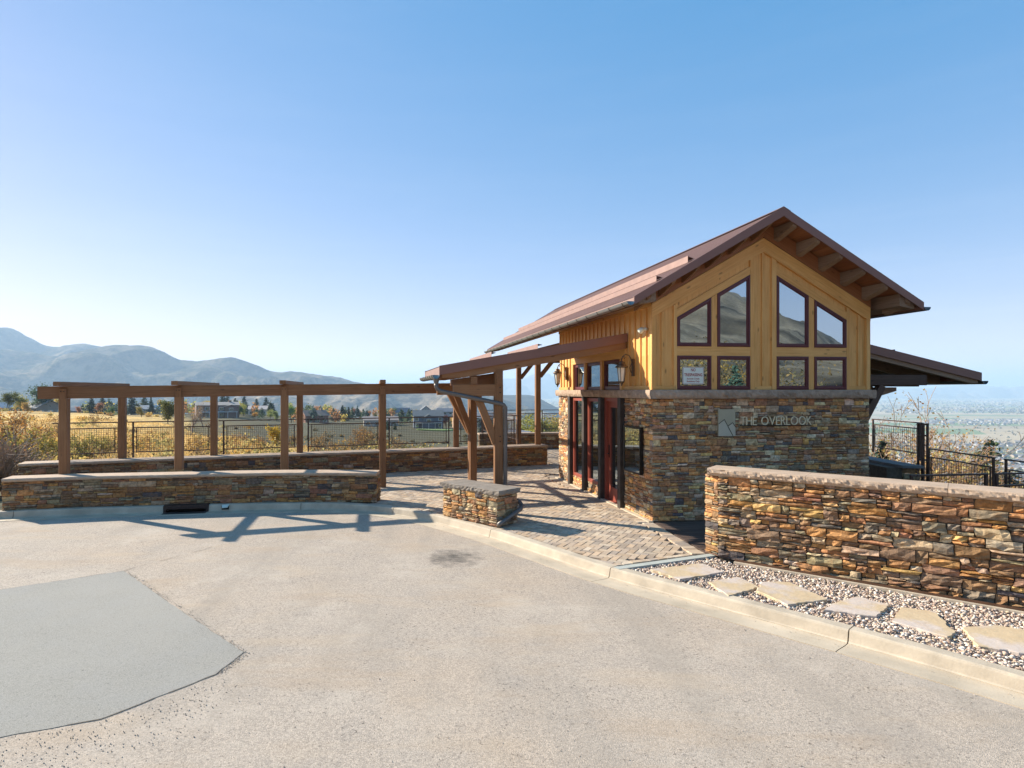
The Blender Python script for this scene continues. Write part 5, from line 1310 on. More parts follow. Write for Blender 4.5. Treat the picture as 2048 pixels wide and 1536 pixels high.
def quads(P, size, nr, flat=.0, aspect=1.6, up=None):
    """small leaf faces at the points P (n,3)"""
    n = len(P); a = nr.normal(size=(n, 3)); a[:, 2] *= 1 - flat; a /= np.linalg.norm(a, axis=1)[:, None]
    b = nr.normal(size=(n, 3)); b -= a * (a * b).sum(1)[:, None]; b /= np.linalg.norm(b, axis=1)[:, None]
    s = (size * nr.uniform(.6, 1.3, n))[:, None] if np.isscalar(size) else size[:, None]
    V = np.stack((P - a * s * aspect * .5, P + b * s * .5, P + a * s * aspect * .5, P - b * s * .5), 1).reshape(-1, 3)
    F = np.arange(4 * n).reshape(-1, 4); return V, F
RMIN = [.006]
def grow(nr, base, d, length, r, depth, spread, segs=4, kids=(3, 5), shrink=.62, droop=0., wig=.16, lines=None, tips=None):
    if lines is None: lines, tips = [], []
    pts = [np.array(base, float)]; rs = [max(r, RMIN[0])]; d = np.array(d, float); d /= np.linalg.norm(d)
    for i in range(segs):
        d = d + nr.normal(size=3) * wig + np.array((0, 0, -droop)); d /= np.linalg.norm(d)
        pts.append(pts[-1] + d * length / segs); rs.append(max(r * (1 - (i + 1) / segs * .55), RMIN[0]))
    lines.append((pts, rs))
    if depth == 0: tips.append(pts[-1]); tips.append(pts[-2]); return lines, tips
    for k in range(nr.randint(kids[0], kids[1] + 1)):
        i = nr.randint(max(1, segs // 2 - 1), segs + 1); e = nr.normal(size=3); e -= d * e.dot(d); e /= np.linalg.norm(e)
        nd = d + e * spread * nr.uniform(.5, 1.2) + np.array((0, 0, .12))
        grow(nr, pts[i], nd, length * shrink * nr.uniform(.7, 1.15), rs[i] * .62, depth - 1, spread, max(2, segs - 1), kids, shrink, droop, wig, lines, tips)
    return lines, tips
def stems(lines, sides=3):
    V, F = [], []; k = 0
    ang = np.arange(sides) * 2 * math.pi / sides
    for pts, rs in lines:
        m = len(pts)
        d = pts[-1] - pts[0]; d = d / (np.linalg.norm(d) + 1e-9); u = np.array((0, 0, 1.)) if abs(d[2]) < .9 else np.array((1., 0, 0)); x = np.cross(d, u); x /= np.linalg.norm(x); y = np.cross(d, x)
        for p, r in zip(pts, rs):
            for a in ang: V.append(p + (x * math.cos(a) + y * math.sin(a)) * r)
        for i in range(m - 1):
            for j in range(sides): F.append((k + i * sides + j, k + i * sides + (j + 1) % sides, k + (i + 1) * sides + (j + 1) % sides, k + (i + 1) * sides + j))
        k += m * sides
    return np.array(V), F
def shade(nr, n, per, c, var): 
    k = np.array(c) * nr.uniform(1 - var, 1 + var, (n, 1)) * np.array((1, 1, 1)) + nr.normal(size=(n, 3)) * .012
    return np.clip(np.repeat(k, per, 0), .005, .9)

def conifer_mesh(seed, h=10., wd=2.3, dense=1., open_=0.):
    nr = np.random.RandomState(seed); P, S = [], []; L = [([np.array((0, 0, 0.)), np.array((0, 0, h * .5)), np.array((0, 0, h * .97))], [h * .018, h * .011, .01])]
    lev = 20
    for i in range(lev):
        f = (i + .5) / lev; z = h * (.07 + .9 * f); rad = wd * (1 - f) ** .85 * nr.uniform(.75, 1.15) + .1; nb = int((9 - 4 * f) * dense)
        for b in range(nb):
            a = nr.uniform(0, 6.283); rr = rad * nr.uniform(.65, 1.1)
            if nr.rand() < open_: continue
            end = np.array((math.cos(a) * rr, math.sin(a) * rr, z - rr * .22 + nr.normal() * .12)); st = np.array((0, 0, z + .15)); m = max(5, int(rr * 11))
            t = nr.uniform(.18, 1, m)[:, None]; q = st + (end - st) * t + nr.normal(size=(m, 3)) * np.array((.16, .16, .1)) * (.4 + t); P.append(q); S.append(np.full(m, h * .028) * nr.uniform(.7, 1.3, m))
            if b % 2 == 0: L.append(([st, end * .9 + st * .1], [.025, .008]))
    P = np.concatenate(P); V, F = quads(P, np.concatenate(S), nr, .45, 2.2)
    tv, tf = stems(L, 4)
    return raw_mesh('crown', V, F.tolist(), M_NEEDLE, shade(nr, len(P), 4, (1, 1, 1), .45)), raw_mesh('trunk', tv, tf, M_BARK)
def broad_mesh(seed, h=8., wd=3.2, leaves=2600, tall=1., leaf=.26, bare=False, pale=False):
    nr = np.random.RandomState(seed)
    lines, tips = grow(nr, (0, 0, 0), (0, 0, 1), h * .34, h * .022, 3, .75 / tall, 5, (4, 5), .68, 0, .13)
    tips = np.array(tips); top = tips[:, 2].max(); sc = np.array((wd / max(np.abs(tips[:, :2]).max(), .1), wd / max(np.abs(tips[:, :2]).max(), .1), h * .95 / top))
    lines = [([p * sc for p in pts], rs) for pts, rs in lines]; tips = tips * sc
    tv, tf = stems(lines, 4); tr = raw_mesh('trunk', tv, tf, M_PALEBARK if pale else M_BARK)
    if bare: 
        n = 260; P = tips[nr.randint(len(tips), size=n)] + nr.normal(size=(n, 3)) * .2; V, F = quads(P, leaf * .6, nr, 0, 1.5)
        return raw_mesh('crown', V, F.tolist(), M_CROWN, shade(nr, n, 4, (1, 1, 1), .3)), tr
    ci = nr.choice(len(tips), min(len(tips), 60), replace=False); cs = tips[ci]; k = nr.randint(len(cs), size=leaves)
    P = cs[k] + nr.normal(size=(leaves, 3)) * np.array((.085, .085, .06)) * h * nr.uniform(.5, 1.2, (len(cs), 1))[k]
    P[:, 2] = np.maximum(P[:, 2], h * .10); V, F = quads(P, leaf, nr, 0, 1.4)
    tone = nr.uniform(.6, 1.3, len(cs))[k]; c = np.repeat(np.clip(tone * nr.uniform(.75, 1.2, leaves), .2, 1.7)[:, None] * np.ones(3), 4, 0)
    return raw_mesh('crown', V, F.tolist(), M_CROWN, c), tr
def shrub_mesh(seed, h=3., wd=1.6, stems_n=14, leaves=900, leaf=.07, depth=2, cols=((.55, .30, .08), (.42, .22, .08)), pale=False, lean=(0, 0), r0=.018, sides=3, wig=.14, kids=(3, 5)):
    nr = np.random.RandomState(seed); L, T = [], []
    for i in range(stems_n):
        a = nr.uniform(0, 6.283); s = nr.uniform(.1, 1) ; d = np.array((math.cos(a) * s * wd / h + lean[0], math.sin(a) * s * wd / h + lean[1], 1.))
        l, t = grow(nr, (math.cos(a) * .12 * wd, math.sin(a) * .12 * wd, -.05), d, h * nr.uniform(.45, .65), r0, depth, .55, 5, kids, .6, .0, wig); L += l; T += t
    tv, tf = stems(L, sides); T = np.array(T)
    tr = raw_mesh('stem', tv, tf, M_PALEBARK if pale else M_BARK)
    if not leaves: return None, tr
    k = nr.randint(len(T), size=leaves); P = T[k] + nr.normal(size=(leaves, 3)) * np.array((.10, .10, .12)) * h * .35
    P[:, 2] = np.maximum(P[:, 2], .03); V, F = quads(P, leaf, nr, 0, 1.4); ci = nr.randint(len(cols), size=leaves)
    c = np.array(cols)[ci] * nr.uniform(.6, 1.35, (leaves, 1)); return raw_mesh('crown', V, F.tolist(), M_CROWN, np.repeat(np.clip(c, .01, .9), 4, 0)), tr

def plant(name, me, loc, sc, rot, label, cat, group=None, color=(1, 1, 1), names=('crown', 'trunk')):
    t = empty(name, loc, label, cat, group); t.scale = (sc, sc, sc) if isinstance(sc, (int, float)) else sc; t.rotation_euler = (0, 0, rot)
    for m, nm in zip(me, names):
        if m is None: continue
        o = bpy.data.objects.new(nm, m); COL.objects.link(o); o.parent = t; o.color = (*color, 1)
    return t

CON = [conifer_mesh(1, 10, 3.0, 1.2), conifer_mesh(2, 10, 2.6, 1.2), conifer_mesh(3, 10, 3.4, 1.3, .1), conifer_mesh(4, 10, 2.4, 1.3), conifer_mesh(5, 10, 4.0, 1.2, .2)]
BRO = [broad_mesh(11), broad_mesh(12, 8, 3.6), broad_mesh(13, 8, 2.8), broad_mesh(14, 8, 1.5, 2200, 2.2), broad_mesh(15, 8, 4.2, 3000)]
BARE = [broad_mesh(21, 8, 3.0, 0, 1.2, .2, True, True), broad_mesh(22, 8, 2.6, 0, 1.4, .2, True, True)]
SPR, DGR, YEL, YGR, ORG_, GRN, RUS, OLV = (.10, .15, .125), (.035, .065, .035), (.62, .46, .09), (.36, .37, .09), (.55, .27, .09), (.11, .19, .06), (.38, .19, .11), (.16, .18, .07)
TREES = [
 # px, depth, top py, kind, mesh, width factor, colour, label
 (72, 250, 773, 'b', 2, 1.0, (.13, .19, .12), 'tall grey green tree rising above the house at the far left'),
 (14, 200, 788, 'b', 1, .9, OLV, 'olive green tree at the left picture edge above the autumn brush'),
 (40, 215, 793, 'b', 0, .9, (.40, .36, .10), 'yellowing tree left of the tall grey green tree'),
 (56, 205, 806, 'b', 4, .8, (.50, .33, .10), 'low golden tree in front of the tall grey green tree'),
 (118, 330, 799, 'b', 1, .9, YEL, 'pale yellow tree showing beside the first pergola post'),
 (183, 300, 798, 'c', 2, 1.3, SPR, 'broad blue spruce left of the second pergola post'),
 (205, 330, 794, 'c', 0, 1.0, SPR, 'taller blue spruce just left of the second pergola post'),
 (200, 240, 808, 'b', 1, .9, RUS, 'reddish round tree in front of the blue spruces'),
 (158, 230, 814, 'b', 4, .7, (.50, .25, .13), 'pinkish autumn tree right of the first pergola post'),
 (222, 235, 815, 'b', 0, .8, GRN, 'small green tree beside the second pergola post'),
 (264, 320, 791, 'c', 3, 1.2, SPR, 'tall blue spruce right of the second pergola post'),
 (288, 340, 794, 'c', 1, 1.3, (.12, .17, .12), 'middle blue spruce above the grey ranch house'),
 (302, 330, 797, 'c', 0, .8, SPR, 'narrow blue spruce at the right of the three above the ranch house'),
 (330, 380, 802, 'b', 4, .8, (.52, .36, .12), 'golden tree behind the dark pine bush'),
 (336, 130, 805, 'b', 4, .8, (.12, .125, .03), 'dark olive pine bush left of the third pergola post'),
 (283, 150, 818, 'b', 4, .75, (.30, .25, .08), 'low olive brown tree in front of the ranch house'),
 (384, 120, 797, 'n', 0, 1.0, (.4, .25, .1), 'pale leafless tree right of the third pergola post'),
 (406, 150, 815, 'n', 1, 1.1, (.4, .25, .1), 'smaller leafless tree in front of the large brown house'),
 (410, 420, 804, 'b', 1, .9, YEL, 'yellow tree behind the roof of the large brown house'),
 (446, 380, 790, 'c', 0, 1.2, SPR, 'tall blue spruce just right of the fourth pergola post'),
 (455, 390, 793, 'c', 2, 1.0, SPR, 'second blue spruce right of the fourth pergola post'),
 (470, 360, 799, 'c', 4, .9, DGR, 'dark rounded spruce over the gable of the brown house'),
 (488, 390, 796, 'c', 1, 1.3, SPR, 'blue spruce right of the brown house chimney'),
 (487, 330, 809, 'b', 2, .8, (.45, .44, .08), 'bright yellow green tree right of the brown house'),
 (478, 320, 812, 'b', 3, .9, GRN, 'slim green tree at the end of the brown house'),
 (513, 420, 800, 'c', 0, 1.1, SPR, 'blue spruce left above the cream house'),
 (532, 420, 798, 'c', 4, 1.0, SPR, 'wide blue spruce right above the cream house'),
 (546, 400, 808, 'c', 2, .9, DGR, 'dark spruce right of the cream house'),
 (508, 300, 826, 'b', 1, .9, (.66, .36, .06), 'small orange tree in front of the cream house'),
 (541, 320, 821, 'b', 0, .9, YGR, 'round yellow green tree left of the fifth pergola post'),
 (553, 310, 823, 'b', 4, .7, (.28, .32, .10), 'low sage green tree behind the fifth pergola post'),
 (583, 310, 814, 'b', 1, .9, (.22, .34, .07), 'bright green round tree between the fifth and sixth pergola posts'),
 (574, 400, 806, 'b', 2, .8, (.40, .40, .12), 'pale yellow green tree behind the bright green one'),
 (621, 400, 818, 'b', 0, .9, YGR, 'yellow green tree left of the brown roofed house'),
 (638, 430, 814, 'b', 4, .7, ORG_, 'orange tree behind the brown roofed house'),
 (652, 420, 812, 'b', 3, .8, YEL, 'slender yellow poplar behind the brown roofed house'),
 (658, 425, 812, 'b', 3, .8, (.55, .47, .12), 'second slender poplar, just right of the first'),
 (667, 340, 818, 'c', 4, .9, (.08, .13, .08), 'blue green pine right of the brown roofed house'),
 (685, 350, 813, 'c', 2, 1.2, DGR, 'dark full pine right of the brown roofed house'),
 (697, 370, 816, 'c', 1, 1.0, DGR, 'dark narrow pine right of the full one'),
 (706, 380, 819, 'b', 1, .9, RUS, 'rust coloured tree right of the dark pines'),
 (720, 390, 823, 'b', 0, .8, GRN, 'green tree between the rust coloured trees'),
 (735, 390, 823, 'b', 4, .7, (.45, .24, .12), 'rust coloured tree left of the seventh pergola post'),
 (748, 370, 826, 'b', 2, .8, OLV, 'olive tree hidden partly by the seventh pergola post'),
 (787, 420, 818, 'b', 1, 1.0, (.24, .30, .08), 'green tree right of the seventh pergola post'),
 (774, 400, 827, 'b', 4, .6, (.5, .28, .1), 'low orange tree right of the seventh pergola post'),
 (826, 360, 824, 'b', 2, .9, (.13, .18, .08), 'dark green tree left of the blue grey house'),
 (868, 400, 823, 'c', 2, 1.2, DGR, 'dark pine rising behind the blue grey house roof'),
 (892, 300, 832, 'b', 1, .9, (.20, .08, .06), 'maroon round tree at the right end of the blue grey house'),
 (775, 255, 843, 'c', 3, 1.1, (.11, .15, .08), 'small spruce on the slope left of the blue grey house'),
 (790, 260, 846, 'c', 1, 1.1, (.13, .17, .08), 'second small spruce on the slope, right of the first'),
 (968, 240, 842, 'c', 2, 1.2, DGR, 'dark evergreen left of the near canopy post'),
 (985, 230, 848, 'b', 1, .9, (.12, .16, .08), 'dark leafy tree behind the near canopy post brace'),
 (1060, 170, 838, 'b', 0, 1.1, (.45, .42, .10), 'yellow tree behind the dark roofs past the open posts'),
 (1100, 190, 842, 'b', 4, .8, (.48, .36, .10), 'golden tree at the far railing beside the pavilion'),
 (1040, 180, 843, 'b', 2, .8, YGR, 'yellow green tree between the two open roof posts'),
 (1974, 120, 898, 'c', 4, 1.1, (.10, .13, .05), 'rounded pine standing above the valley houses on the right'),
]
def pt(px, Y): return (px - 900) / 1200 * Y, Y
r_ = random.Random(77)
for px, Y, top, kind, i, wf, c, lab in TREES:
    x, y = pt(px, Y); z = tz(x, y); h = max(2.5, 2.4 + (781 - top) * Y / 1200 - z) * 1.12; wf *= 1.25
    me, H = (CON[i], 10.) if kind == 'c' else (BRO[i], 8.) if kind == 'b' else (BARE[i], 8.)
    s = h / H; cat = 'tree'; nm = {'c': 'conifer_tree', 'b': 'broadleaf_tree', 'n': 'bare_tree'}[kind]
    plant(nm, me, (x, y, z - .1), (s * wf, s * wf, s), r_.uniform(0, 6.28), lab, cat, 'trees beyond the railing', c)

# single shrubs
OAK = [shrub_mesh(31, 3.2, 1.9, 15, 1500, .085, 2, ((.58, .30, .07), (.45, .22, .07), (.36, .20, .09))), shrub_mesh(32, 3.0, 1.7, 14, 800, .08, 2, ((.40, .24, .10), (.50, .30, .10))), shrub_mesh(33, 2.6, 1.8, 15, 1700, .08, 2, ((.30, .27, .07), (.48, .38, .08), (.22, .21, .07)))]
RMIN[0] = .010
TWIG = [shrub_mesh(41, 2.4, 2.0, 26, 160, .05, 2, ((.5, .25, .1),), True, (.35, -.05), .026, 3, .10, (4, 6)), shrub_mesh(42, 2.2, 1.8, 24, 120, .05, 2, ((.45, .25, .12),), True, (.2, .0), .024, 3, .1, (4, 6))]
RMIN[0] = .009
ASP = [shrub_mesh(51, 5.2, 1.6, 7, 650, .075, 3, ((.55, .30, .10), (.50, .36, .12), (.42, .20, .09)), True, (0, 0), .045, 3, .12, (3, 4)), shrub_mesh(52, 4.6, 1.9, 8, 900, .075, 3, ((.58, .36, .10), (.45, .25, .10)), True, (0, 0), .042, 3, .13, (3, 4)), shrub_mesh(53, 3.2, 2.0, 14, 2300, .07, 2, ((.62, .42, .12), (.50, .27, .10), (.40, .22, .10), (.6, .5, .2)), True, (0, 0), .026, 3, .14, (3, 5))]
SHR = [
 (20, 33, 812, OAK[0], 'orange oak brush at the left edge behind the twiggy bush', 1.2),
 (62, 36, 818, OAK[1], 'brown oak brush just left of the railing end', 1.15),
 (-30, 30, 800, OAK[1], 'tall brown oak brush cut by the left picture edge', 1.2),
 (98, 42, 836, OAK[1], 'thin brown brush against the golden grass at the railing end', 1.0),
 (40, 27, 850, OAK[2], 'dark olive brush low at the left railing end', 1.1),
 (110, 29, 862, OAK[2], 'olive brush behind the first railing panel', 1.3),
 (160, 28, 866, OAK[2], 'olive and yellow brush behind the first pergola post', 1.3),
 (208, 30, 868, OAK[2], 'olive brush filling the first railing panel on its right', 1.3),
 (187, 75, 826, OAK[1], 'leafless brown shrub on the golden slope left of the second pergola post', .9),
 (290, 33, 872, OAK[0], 'orange and yellow brush behind the second railing panel', 1.3),
 (335, 36, 868, OAK[1], 'brown brush behind the third pergola post', 1.2),
 (395, 38, 872, OAK[1], 'brown brush left of the fourth pergola post', 1.2),
 (470, 40, 876, OAK[0], 'golden orange brush at the left of the third railing panel', 1.3),
 (520, 38, 876, OAK[0], 'orange brush in the middle of the third railing panel', 1.3),
 (553, 62, 852, BRO[4], 'bright yellow shrub beside the fifth pergola post', .8),
 (583, 45, 862, OAK[1], 'pale brown brush between the fifth and sixth pergola posts', 1.2),
 (640, 60, 856, OAK[1], 'grey brown brush behind the fourth railing panel', 1.0),
 (668, 40, 880, OAK[1], 'low brown brush behind the fourth railing panel', 1.2),
 (722, 42, 850, OAK[0], 'golden oak shrub left of the seventh pergola post', 1.0),
 (742, 44, 846, OAK[1], 'taller thin oak shrub touching the seventh pergola post', 1.0),
 (800, 60, 868, OAK[1], 'rounded brown shrub behind the railing right of the seventh pergola post', 1.1),
 (1790, 21, 790, ASP[0], 'tall pale stemmed sapling behind the right railing under the eave', 1.0),
 (1858, 22, 770, ASP[0], 'tallest pale sapling right of the pavilion', 1.05),
 (1905, 23, 830, ASP[1], 'leaning sapling with orange leaves right of the newel', 1.0),
 (1800, 19.5, 858, ASP[2], 'yellow leaved bush behind the right railing panel', 1.1),
 (1858, 19, 872, ASP[2], 'orange leaved bush behind the black newel', 1.1),
 (1912, 18.5, 892, ASP[2], 'russet bush behind the lower black railing', 1.1),
 (1960, 20, 905, ASP[1], 'thin orange leaved bush behind the lower railing posts', 1.0),
 (1764, 20, 880, CON[3], 'dark spruce seedling beside the pavilion corner', .9),
]
for px, Y, top, me, lab, wf in SHR:
    x, y = pt(px, Y); z = tz(x, y); h = max(.8, 2.4 + (781 - top) * Y / 1200 - z)
    H = max(v.co.z for v in (me[1] if me[1] else me[0]).vertices); s = h / H
    c = (.62, .42, .05) if me is BRO[4] else (.05, .08, .05) if me is CON[3] else (1, 1, 1)
    plant('shrub', me, (x, y, z - .05), (s * wf, s * wf, s), r_.uniform(0, 6.28) if me not in TWIG else 0, lab, 'shrub', 'shrubs beyond the walls', c, ('crown', 'stem'))
for px, Y, top, me, lab in ((-20, 17.2, 862, TWIG[0], 'pale leafless twiggy bush leaning over the end of the left wall'), (-75, 16.4, 838, TWIG[1], 'pale leafless bush at the left edge of the picture'), (10, 18.5, 880, TWIG[1], 'low leafless bush in front of the railing end')):
    x, y = pt(px, Y); z = tz(x, y); h = 2.4 + (781 - top) * Y / 1200 - z; s = h / 2.2
    plant('shrub', me, (x, y, z - .05), s, 0, lab, 'shrub', 'shrubs beyond the walls', (1, 1, 1), ('crown', 'stem'))

def scrub():
    """uncountable brush and dry grass on the slopes"""
    nr = np.random.RandomState(99); P, S, C = [], [], []
    pal = np.array([(.50, .30, .08), (.38, .23, .09), (.25, .22, .08), (.56, .42, .14), (.22, .15, .08), (.45, .38, .15)])
    n = 0
    while n < 420:
        px = nr.uniform(-80, 1010); Y = math.exp(nr.uniform(math.log(24), math.log(230))); x, y = pt(px, Y)
        if mn.noise(Vector((x * .05, y * .05, 9))) < -.05 and Y > 40: continue
        if px < 560 and Y > 42 and nr.rand() < .72: continue
        z = tz(x, y); hh = nr.uniform(.3, .9) * (1 if Y < 70 else 1.5); k = 110; c = pal[nr.randint(6)]
        if px > 560 and Y > 90: c = np.array((.17, .15, .08)) * nr.uniform(.7, 1.3)
        q = nr.normal(size=(k, 3)) * np.array((.5, .5, .33)) * hh + np.array((x, y, z + hh * .35)); q[:, 2] = np.maximum(q[:, 2], z)
        P.append(q); S.append(np.full(k, .06 + Y * .0012)); C.append(c * nr.uniform(.6, 1.3, (k, 1))); n += 1
    P = np.concatenate(P); V, F = quads(P, np.concatenate(S), nr, 0, 1.5); C = np.repeat(np.clip(np.concatenate(C), .02, .8), 4, 0)
    tag(mesh('scrub', V, F.tolist(), M_LEAF, None, C), 'low dry brush scattered over the hillside', 'brush', None, 'stuff')
    P, S, C = [], [], []
    pal2 = np.array([(.10, .14, .08), (.06, .09, .05), (.36, .36, .10), (.55, .42, .10), (.50, .26, .10), (.16, .19, .09), (.09, .13, .11)])
    for i in range(250):
        px = nr.uniform(-60, 1010); Y = nr.uniform(300, 440); x, y = pt(px, Y); z = tz(x, y); hh = nr.uniform(3.5, 9); ww = hh * nr.uniform(.28, .5); k = 90; c = pal2[nr.randint(7)]
        q = nr.normal(size=(k, 3)); q /= np.linalg.norm(q, axis=1)[:, None]; q *= nr.uniform(.35, 1, (k, 1)); f = (q[:, 2] + 1) / 2; tp = np.where(c[0] < .11, 1.25 * (1 - f) + .08, 1)[:, None] if c[0] < .11 else 1.
        q = q * np.array((ww, ww, hh * .5)) * np.concatenate((np.ones((k, 2)) * tp, np.ones((k, 1))), 1) + np.array((x, y, z + hh * .52)); P.append(q); S.append(np.full(k, hh * .13)); C.append(c * nr.uniform(.55, 1.35, (k, 1)))
    P = np.concatenate(P); V, F = quads(P, np.concatenate(S), nr, 0, 1.3); tag(mesh('far_wood', V, F.tolist(), M_LEAF, None, np.repeat(np.clip(np.concatenate(C), .01, .8), 4, 0)), 'belt of mixed autumn trees behind the houses', 'wood', None, 'stuff')
    m = 26000; px = nr.uniform(60, 620, m); Y = np.exp(nr.uniform(math.log(24), math.log(130), m))
    V, F, Cc = [], [], []; k = 0
    for a, b in zip(px, Y):
        if a > 430 and b > 62: continue
        x, y = pt(a, b); z = tz(x, y); hh = nr.uniform(.15, .38); w_ = .010 + b * .00045; th = nr.uniform(0, 3.14); dx, dy = math.cos(th) * w_, math.sin(th) * w_; lx, ly = nr.normal(size=2) * .12
        V += [(x - dx, y - dy, z - .03), (x + dx, y + dy, z - .03), (x + lx, y + ly, z + hh)]; F.append((k, k + 1, k + 2)); k += 3
        c = np.array((.68, .47, .19)) * nr.uniform(.65, 1.25); Cc += [c, c, c]
    tag(mesh('dry_grass', V, F, M_LEAF, None, np.clip(Cc, 0, .9)), 'tall golden dry grass on the slope beyond the railing', 'grass', None, 'stuff')
scrub()

# plants across the road, seen only in the window panes
def across():
    for (x, y, h, me, nm, lab, c) in ((26, -13.5, 3.6, CON[0], 'conifer_tree', 'blue spruce across the road mirrored in the gable window', (.12, .20, .15)),):
        H = 10.; s = h / H; plant(nm, me, (x, y, tz(x, y)), (s * 1.2, s * 1.2, s), 0, lab, 'tree', None, c)
    nr = np.random.RandomState(7); P, C = [], []
    for i in range(90):
        th = R(nr.uniform(118, 158)); r = nr.uniform(24, 46); x, y = r * math.sin(th), r * math.cos(th); z = tz(x, y); hh = nr.uniform(1.6, 3.4); k = 260
        P.append(nr.normal(size=(k, 3)) * np.array((.8, .8, .45)) * hh * .8 + np.array((x, y, z + hh * .7))); c = np.array([(.36, .24, .10), (.28, .21, .11), (.45, .30, .08), (.22, .19, .10)][nr.randint(4)]); C.append(c * nr.uniform(.5, 1.4, (k, 1)))
    P = np.concatenate(P); V, F = quads(P, .13, nr, 0, 2.2); tag(mesh('roadside_brush', V, F.tolist(), M_LEAF, None, np.repeat(np.clip(np.concatenate(C), 0, .8), 4, 0)), 'autumn brush across the road mirrored in the lower windows', 'brush', None, 'stuff')
across()

# ================================================================== HOUSES
HM = {}
def hm(c, rough=.8):
    k = tuple(round(x, 3) for x in c)
    if k not in HM: HM[k] = simple('house_paint', c, rough, var=.08, scale=.5)
    return HM[k]
M_HGLASS = glass_mat('house_glass', .25, (.03, .035, .04))
def house(px, Y, w, d, h, pitch, wall, roof, label, rot=0., wins=4, storeys=2, gable_front=False, chimney=False, porch=False, solar=False, wing=None):
    x, y = pt(px, Y); z = tz(x, y) - .3; ang = math.atan2(x, y) * -1 + rot; ca, sa = math.cos(ang), math.sin(ang)
    t = empty('house', (x, y, z), label, 'house', 'houses across the gully')
    def P(a, b, c): return (x + a * ca - b * sa, y + a * sa + b * ca, z + c)
    def block(x0, x1, y0, y1, hh, ridge_x, nm='wall', eave=.5):
        mb = MB(); mb.prism([P(x0, y0, 0), P(x1, y0, 0), P(x1, y1, 0), P(x0, y1, 0)], (0, 0, hh))
        if ridge_x:
            r = (y1 - y0) / 2 * pitch
            for xx in (x0, x1 - .1):
                q = [P(xx, y0, hh), P(xx, y1, hh), P(xx, (y0 + y1) / 2, hh + r)]; e = Vector(P(xx + .1, y0, hh)) - Vector(q[0]); mb.prism(q, e)
        else:
            r = (x1 - x0) / 2 * pitch
            for yy in (y0, y1 - .1):
                q = [P(x0, yy, hh), P(x1, yy, hh), P((x0 + x1) / 2, yy, hh + r)]; e = Vector(P(x0, yy + .1, hh)) - Vector(q[0]); mb.prism(q, e)
        wl = mb.build(nm, hm(wall), t); mb = MB()
        if ridge_x:
            m = (y0 + y1) / 2; zr = hh + r + .12; ze = hh - eave * pitch + .12
            for ya, yb in ((m, y0 - eave), (m, y1 + eave)): q = [P(x0 - eave, ya, zr), P(x1 + eave, ya, zr), P(x1 + eave, yb, ze), P(x0 - eave, yb, ze)]; mb.prism(q, (0, 0, .18))
        else:
            m = (x0 + x1) / 2; zr = hh + r + .12; ze = hh - eave * pitch + .12
            for xa, xb in ((m, x0 - eave), (m, x1 + eave)): q = [P(xa, y0 - eave, zr), P(xa, y1 + eave, zr), P(xb, y1 + eave, ze), P(xb, y0 - eave, ze)]; mb.prism(q, (0, 0, .18))
        return wl, mb.build('roof', hm(roof, .9), t)
    wl, rf = block(-w / 2, w / 2, 0, d, h, not gable_front)
    if wing: block(wing[0], wing[1], -wing[2], .2, wing[3], False)
    def win(a, c, ww, wh, y0=0.):
        mb = MB(); mb.prism([P(a - ww / 2 - .12, y0 - .06, c - .12), P(a + ww / 2 + .12, y0 - .06, c - .12), P(a + ww / 2 + .12, y0 - .06, c + wh + .12), P(a - ww / 2 - .12, y0 - .06, c + wh + .12)], Vector(P(0, .05, 0)) - Vector(P(0, 0, 0)))
        f = mb.build('window', hm((.7, .69, .66)), t)
        mesh('pane', [P(a - ww / 2, y0 - .075, c), P(a + ww / 2, y0 - .075, c), P(a + ww / 2, y0 - .075, c + wh), P(a - ww / 2, y0 - .075, c + wh)], [(0, 1, 2, 3)], M_HGLASS, f)
    for sgt in range(storeys):
        for i in range(wins):
            a = -w / 2 + w * (i + .5) / wins
            if wing and wing[0] - .8 < a < wing[1] + .8: continue
            win(a, h / storeys * sgt + .9, min(1.8, w / wins * .55), 1.4)
    if wing: win((wing[0] + wing[1]) / 2, wing[3] - 2., 1.8, 1.4, -wing[2])
    if chimney: mb = MB(); mb.box(P(w * .28, d * .45, h), Vector(P(1, 0, 0)) - Vector(P(0, 0, 0)), Vector(P(0, 1, 0)) - Vector(P(0, 0, 0)), (0, 0, d / 2 * pitch + 1.2)); mb.build('chimney', hm((.25, .16, .12)), rf)
    if porch:
        mb = MB(); mb.prism([P(-w * .45, -2.6, h * .47), P(w * .45, -2.6, h * .47), P(w * .45, 0, h * .5), P(-w * .45, 0, h * .5)], (0, 0, .2)); mb.build('deck', hm((.62, .6, .56)), t)
        for i in range(5): mb = MB(); a = -w * .43 + w * .86 * i / 4; mb.bar(P(a, -2.4, 0), P(a, -2.4, h * .47), .22); mb.build('post', hm((.66, .64, .6)), t)
    if solar:
        r = d / 2 * pitch
        mb = MB(); ex, ey = Vector(P(1, 0, 0)) - Vector(P(0, 0, 0)), None
        q = [P(w * .02, -.2, h - .1 + .38), P(w * .5 + .2, -.2, h - .1 + .38), P(w * .5 + .2, d / 2 - .8, h + r - .05), P(w * .02, d / 2 - .8, h + r - .05)]; mb.prism(q, (0, 0, .08)); mb.build('solar_panel', simple('solar', (.35, .38, .42), .15, metal=.6), rf)
GRY, BRN = (.20, .20, .20), (.16, .125, .10)
house(101, 250, 11, 9, 3.4, .55, (.30, .25, .20), (.30, .29, .28), 'tan gabled house with a bright roof beyond the far left brush', .5, 3, 1, True)
house(8, 230, 9, 8, 3.2, .5, (.34, .30, .26), (.45, .45, .46), 'house roof showing at the left picture edge', .2, 3, 1)
house(150, 340, 16, 9, 3.2, .4, (.28, .27, .26), (.22, .23, .25), 'low grey roofed house behind the first pergola post', .1, 4, 1)
